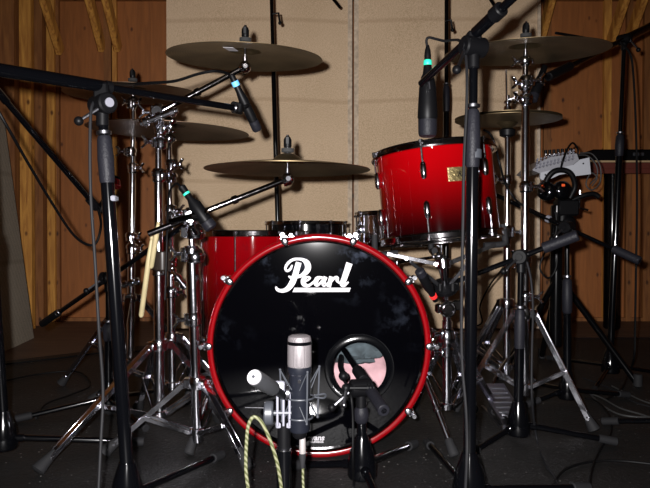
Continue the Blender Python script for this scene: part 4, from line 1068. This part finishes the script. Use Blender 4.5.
b = MB(); b.cyl(P(245, 407.5, YC), P(266, 408, YC), .0012, 8); b.build('lever_rod', 'chrome', t)
# XLR plug and cable
b = MB(); xz = P(302.5, 445, YC).x
b.lathe([(3*u, Zc(438)), (3.2*u, Zc(440)), (3.4*u, Zc(453)), (3*u, Zc(454))][::-1], Matrix.Translation((xz, YC, 0)), 18)
t = thing('microphone_plug', 'silver cable plug under the condenser microphone', 'plug', V((xz, YC, Zc(470))))
b.build('sleeve', 'silver', t)
MB().lathe([(1.8*u, Zc(468)), (2.3*u, Zc(465)), (3.6*u, Zc(455)), (3.2*u, Zc(452))], Matrix.Translation((xz, YC, 0)), 16).build('boot', 'rubber', t)

# ================================================================ cables
def cable(pts, r, material, label, name='cable', sm=10):
    b = MB(); b.tube([p if isinstance(p, V) else P(*p) for p in pts], r, 8, sm=sm)
    return single(b, name, material, label, 'cable')
def fl(px, py): return G(px, py, RZ+.006)
cable([(250, 500, 1.16), (246, 470, 1.16), (247, 435, 1.16), (250, 421, 1.16), (255, 417, 1.16), (262, 423, 1.165), (270, 440, 1.17), (277, 462, 1.175), (281, 485, 1.18), (283, 505, 1.18)], .0033, 'braid', 'green and cream braided cable looping beside the front-centre stand')
cable([(303, 466, YC), (303, 480, YC), (303.5, 500, YC-.01), (300, 530, YC-.02)], .0025, 'braid', 'green and cream braided cable hanging from the condenser microphone')
cable([(103, 84, 1.33), (95, 100, 1.29), (91, 112, 1.275), (90, 150, 1.27), (91, 200, 1.27), (95, 260, 1.27), (99, 330, 1.27), (103, 390, 1.27), (101, 440, 1.25), (98, 500, 1.22)], .0033, 'cablegrey', 'grey cable hanging down beside the front left stand')
cable([(-8, 100, 1.6), (8, 128, 1.63), (28, 163, 1.72), (52, 203, 1.85), (72, 233, 1.95), (86, 244, 2.0), (96, 243, 2.02), (101, 225, 2.04), (98, 208, 2.05)], .0042, 'cable', 'black cable drooping under the sloping boom at far left')
cable([(134, 84, 1.5), (150, 83, 1.55), (175, 81, 1.6), (198, 74, 1.63), (215, 71, 1.64), (226, 73, 1.62), (231, 76, 1.60)], .0037, 'cable', 'black cable curving along to the blue-banded microphone')
cable([(96, 84, 1.29), (110, 84, 1.32), (134, 84, 1.5)], .0037, 'cable', 'short black cable on top of the long level boom')
cable([(181, 188, 1.62), (178, 184, 1.63), (174, 185, 1.65), (170, 191, 1.68), (168, 205, 1.70), (167, 240, 1.74), (165, 300, 1.74)], .003, 'cable', 'black cable of the green-banded microphone by the chrome stands')
cable([(427, 46, 1.55), (426.5, 40, 1.55), (429, 37.5, 1.545), (436, 39, 1.53), (445, 41, 1.50), (453, 40, 1.46), (460, 41, 1.40), (465, 50, 1.33), (467, 75, 1.30), (466.5, 110, 1.295), (464, 160, 1.29), (463, 220, 1.29), (461.5, 300, 1.29), (462, 360, 1.29), (466, 410, 1.28), (467, 450, 1.27), (465, 500, 1.22)], .0032, 'cablegrey', 'grey cable running down the stand right of the bass drum')
cable([(545, 36, 2.2), (530, 34, 2.15), (556, 33, 2.2), (580, 37, 2.3), (600, 41, 2.45), (615, 44, 2.56)][2:], .005, 'cable', 'black cable over the ride cymbal to the far right stand')
cable([P(620, 42, 2.58), P(629, 52, 2.56), P(633, 70, 2.56), P(636, 130, 2.56), P(637, 200, 2.56), P(636, 270, 2.56), P(635, 330, 2.56), P(634, 358, 2.56), fl(628, 374), fl(622, 388), fl(606, 400)], .0042, 'cable', 'black cable hanging straight down at the far right')
cable([P(527, 262, 1.76), P(531, 280, 1.76), P(533, 310, 1.76), P(532, 350, 1.76), P(532, 400, 1.74), fl(537, 440), fl(545, 463), fl(555, 478), fl(560, 500)], .0034, 'cablegrey', 'grey cable falling from the short right stand to the floor')
cable([P(484, 130, 1.9), P(490, 134, 1.92), P(495, 145, 1.95), P(500, 165, 1.98), P(506, 185, 1.93), P(516, 200, 1.93), P(530, 210, 2.05), P(545, 218, 2.15), P(556, 222, 2.2)], .0035, 'cable', 'black cable looping from the rack tom side to the mid-height stand')
cable([P(343.5, 380, 1.6), P(347, 386, 1.5), P(351, 395, 1.44), P(353, 420, 1.43), P(353, 460, 1.42), fl(354, 487), fl(356, 500)], .003, 'cable', 'black cable dropping from the bass drum port microphone')
cable([fl(551, 492), fl(557, 478), fl(568, 468), fl(590, 462), fl(620, 461), fl(660, 465)], .0035, 'cable', 'black cable curving over the carpet at the lower right')
cable([fl(589, 492), fl(592, 470), fl(600, 450), fl(611, 432), fl(609, 415), fl(598, 402), fl(585, 398)], .0035, 'cable', 'black cable bending round the foot of the short right stand')
for i, (pts, lab, mt) in enumerate((
    ([(583, 378), (600, 384), (618, 392), (634, 402), (660, 409)], 'top strand of floor cable left of the far right stand base', 'cablegrey'),
    ([(592, 396), (605, 407), (622, 415), (645, 417), (665, 414)], 'lowest strand of pale floor cable at the right edge', 'cablelight'),
    ([(586, 392), (602, 398), (620, 408), (640, 414), (652, 418)], 'middle strand of pale floor cable at the right edge', 'cablelight'),
    ([(612, 386), (628, 394), (646, 402), (664, 406)], 'short grey floor cable near the far right base', 'cablelight'))):
    cable([fl(*p) for p in pts], .003, mt, lab)
cable([fl(-10, 384), fl(40, 374), fl(78, 372), fl(90, 385), fl(70, 395), fl(46, 404), fl(36, 418)], .0035, 'cable', 'black cable coiled on the carpet at the left')
cable([fl(-10, 366), fl(60, 358), fl(110, 352), fl(150, 351)], .004, 'cable', 'black cable along the back edge of the carpet at left')
cable([fl(438, 330), fl(452, 335), fl(470, 331), fl(492, 322)], .004, 'cable', 'black cable lying under the panel behind the tom stand')
cable([P(474, 327, 3.2), P(482, 322, 3.2), P(480, 306, 3.2), P(490, 285, 3.0), P(500, 272, 2.7), P(507, 262, 2.24)], .004, 'cable', 'black cable arching from hi-hat stand in front of the panel')
cable([P(556, 212, 2.6), P(556, 232, 2.6), P(545, 252, 2.6), P(540, 268, 2.6), P(548, 278, 2.6), P(556, 268, 2.6), P(558, 240, 2.6)], .004, 'cable', 'black cable coil hanging on the mixer stand')

# ================================================================ mixer on its stand, keyboard shelf
YM = 2.72; bx = (563-325)/F_PX*YM
t = thing('mixer_stand', 'black crank tripod supporting the small mixer', 'stand', V((bx, YM, 0)))
MB().cyl((bx-.03, YM, .12), P(557, 205, YM), .026, 20).build('lower_column', 'black', t)
MB().cyl(P(562, 222, YM), P(563, 188, YM), .03, 20).build('upper_column', 'plastic', t)
b = MB(); b.box((0, 0, 0), (.09, .07, .07), Matrix.Translation(P(566, 208, YM)), .008); b.sphere(P(566, 224, YM), .042, 18); b.build('head', 'plastic', t)
b = MB(); b.tube([P(580, 198, YM-.02), P(580, 208, YM-.04), P(588, 210, YM-.04)], .005, 8); b.cyl(P(580, 190, YM-.02), P(580, 200, YM-.02), .006, 8); cr = b.build('crank', 'chrome', t)
b = MB(); b.tube([P(572, 200, YM-.02), P(585, 195, YM-.03), P(594, 194, YM-.03), P(599, 197, YM-.03)], .011, 10, sm=4); b.build('pan_handle', 'plastic', t)
for fx, fy in ((bx-.30, YM-.12), (bx+.20, YM-.25), (bx+.02, YM+.32)):
    a = V((bx-.02, YM, .42)); e = V((fx, fy, RZ+.01)); b = MB(); b.cyl(a, e, .013, 14); l = b.build('leg', 'black', t); MB().cyl(e+V((0, 0, .04)), e-V((0, 0, .008)), .017, 12).build('rubber_foot', 'rubber', l)
# mixer
A = P(536, 178, YM-.12); B = P(588, 174, YM-.12)
t = thing('audio_mixer', 'small grey mixer with white side panel and plugs along its back', 'mixer', P(563, 180, YM))
sc = (YM-.12)/F_PX
mx_ = Matrix(((sc, 0, 0, P(520, 145, YM-.13).x), (0, 0, 1, YM-.145), (0, -sc, 0, P(520, 145, YM-.13).z), (0, 0, 0, 1)))
# side outline in picture units: x right, y down (7.5 zoom pixels each)
side = [(19.2, 27.8), (40, 22.8), (52, 20), (58, 15), (67.5, 12.8), (69.2, 29.3), (51, 31.5), (45, 28.6), (38, 30), (27, 35), (22, 36), (19, 33.5)]
MB().prism(side[::-1], .012, mx_).build('side_panel', 'panelwhite', t)['label'] = 'white side panel with black screws'
for q in ((24, 30), (44, 24.5), (61.5, 18.8)): MB().cyl(mx_ @ V((q[0], q[1], -.0015)), mx_ @ V((q[0], q[1], .003)), .0035, 8).build('screw', 'plastic', t)
face = [(12, 25), (20, 17), (30, 12), (56, 8.5), (58.5, 15), (52, 20), (40, 22.8), (19.2, 28)]
b = MB(); b.prism(face[::-1], .22, Matrix.Translation((0, .012, 0)) @ mx_); b.build('chassis', 'desk', t)
b = MB()
random.seed(3)
for r_ in range(4):
    for c_ in range(11):
        p = mx_ @ V((15+c_*3.6+r_*1.3, 23.5-c_*.9-r_*3.0, 0)); p.y = YM-.14+.012*r_
        MB().cyl(p, p+V((0, -.012, .004)), .0042, 8).build('control_knob', 'lightgrey', t)
for c_ in range(7):
    p = mx_ @ V((28+c_*4.2, 10-c_*.35, 0)); p.y = YM-.10
    MB().cyl(p, p+V((0, 0, .024)), .0065, 10).build('jack_plug', 'plastic', t)
    MB().cyl(p+V((0, -.004, .0)), p+V((0, -.004, .008)), .007, 10).build('jack_collar', 'chrome', t)
# headphones
hp = P(563, 184, YM-.17)
t = thing('headphones', 'black headphones with orange marks hanging below the mixer', 'headphones', P(560, 205, YM-.17))
b = MB(); b.tube([P(548, 196, YM-.18), P(546, 182, YM-.19), P(553, 172, YM-.2), P(563, 170, YM-.2), P(571, 174, YM-.2), P(575, 186, YM-.19), P(570, 198, YM-.18)], .011, 10, sm=6); b.build('headband', 'plastic', t)
for px, py, n_ in ((546, 191, (-.6, -.7, .1)), (563, 190, (.2, -1, .1))):
    p = P(px, py, YM-.20); d = V(n_).normalized()
    e = MB().lathe([(.022, -.03), (.034, -.026), (.038, -.01), (.036, .004), (.026, .014), (.01, .017)], TM(p, d), 26).build('ear_cup', 'blackgloss', t)
    MB().box((0, 0, .0165), (.014, .01, .003), TM(p+V((-.008, 0, .016)), d), .001).build('orange_mark', 'orange', e)
cable([P(560, 172, YM-.16), P(563, 160, YM-.2), P(568, 148, YM-.12), P(573, 143, YM-.08), P(578, 150, YM-.06), P(577, 158, YM-.05)], .004, 'cable', 'black lead arching over the back of the mixer')
cable([P(580, 153, YM-.04), P(592, 154, YM-.04), P(600, 166, YM-.04), P(600, 182, YM-.04), P(592, 190, YM-.04), P(586, 184, YM-.04), P(591, 173, YM-.04), P(597, 178, YM-.04), P(592, 186, YM-.04)], .0028, 'cablelight', 'outer pale lead looping behind the mixer')
cable([P(578, 155, YM-.03), P(588, 156, YM-.03), P(596, 165, YM-.03), P(597, 176, YM-.03), P(590, 184, YM-.03)], .0028, 'cablelight', 'inner pale lead looping behind the mixer')
# shelf with keyboard
YS = 4.05
t = thing('keyboard_table', 'red-brown shelf on a thick black column by the plywood', 'table', V((P(614, 325, YS).x, YS, 0)))
x0 = P(586, 165, YS).x
zt = P(600, 163, YS).z; 
MB().box((x0+.45, YS+.14, zt-.02), (.9, .34, .04), None, .003).build('table_top', 'darkred', t)
MB().box((x0+.45, YS-.034, zt+.006), (.9, .012, .012), None, .002).build('front_edge', 'palewood', t)
MB().box((x0+.45, YS-.034, zt-.055), (.9, .02, .03), None, .002).build('rail', 'darkred', t)
b = MB(); b.cyl((P(614, 300, YS).x, YS+.03, 0.0), (P(614, 300, YS).x, YS+.03, zt-.04), .052, 28); b.build('leg', 'blackgloss', t)
b = MB(); b.cyl((x0+.78, YS+.03, 0.0), (x0+.78, YS+.03, zt-.04), .052, 28); b.build('leg', 'blackgloss', t)
b = MB(); b.box((x0+.47, YS+.12, zt+.05), (.86, .24, .075), None, .01)
t = thing('keyboard_case', 'flat black case lying on the red-brown shelf', 'case', V((x0+.47, YS+.12, zt+.012)))
b.build('shell', 'plastic', t)
MB().box((x0+.33, YS-.004, zt+.055), (.07, .01, .022), None, .003).build('latch', 'grey', t)

# ================================================================ light
fl_ = bpy.data.lights.new('camera_flash', 'SPOT'); fl_.energy = 360; fl_.spot_size = R(100); fl_.spot_blend = 1.0; fl_.shadow_soft_size = .012; fl_.color = (1, .97, .97)
lo = bpy.data.objects.new('camera_flash', fl_); COL.objects.link(lo); lo.location = (-.045, -.01, .576+.05); lo.rotation_euler = (R(90)-PITCH-R(4), 0, 0)
w = bpy.data.worlds.new('world'); S.world = w; w.use_nodes = True
w.node_tree.nodes['Background'].inputs['Color'].default_value = (1, .85, .7, 1); w.node_tree.nodes['Background'].inputs['Strength'].default_value = .012
S.view_settings.view_transform = 'Standard'; S.view_settings.look = 'None'; S.view_settings.gamma = 1; S.view_settings.use_curve_mapping = False; S.view_settings.exposure = 0
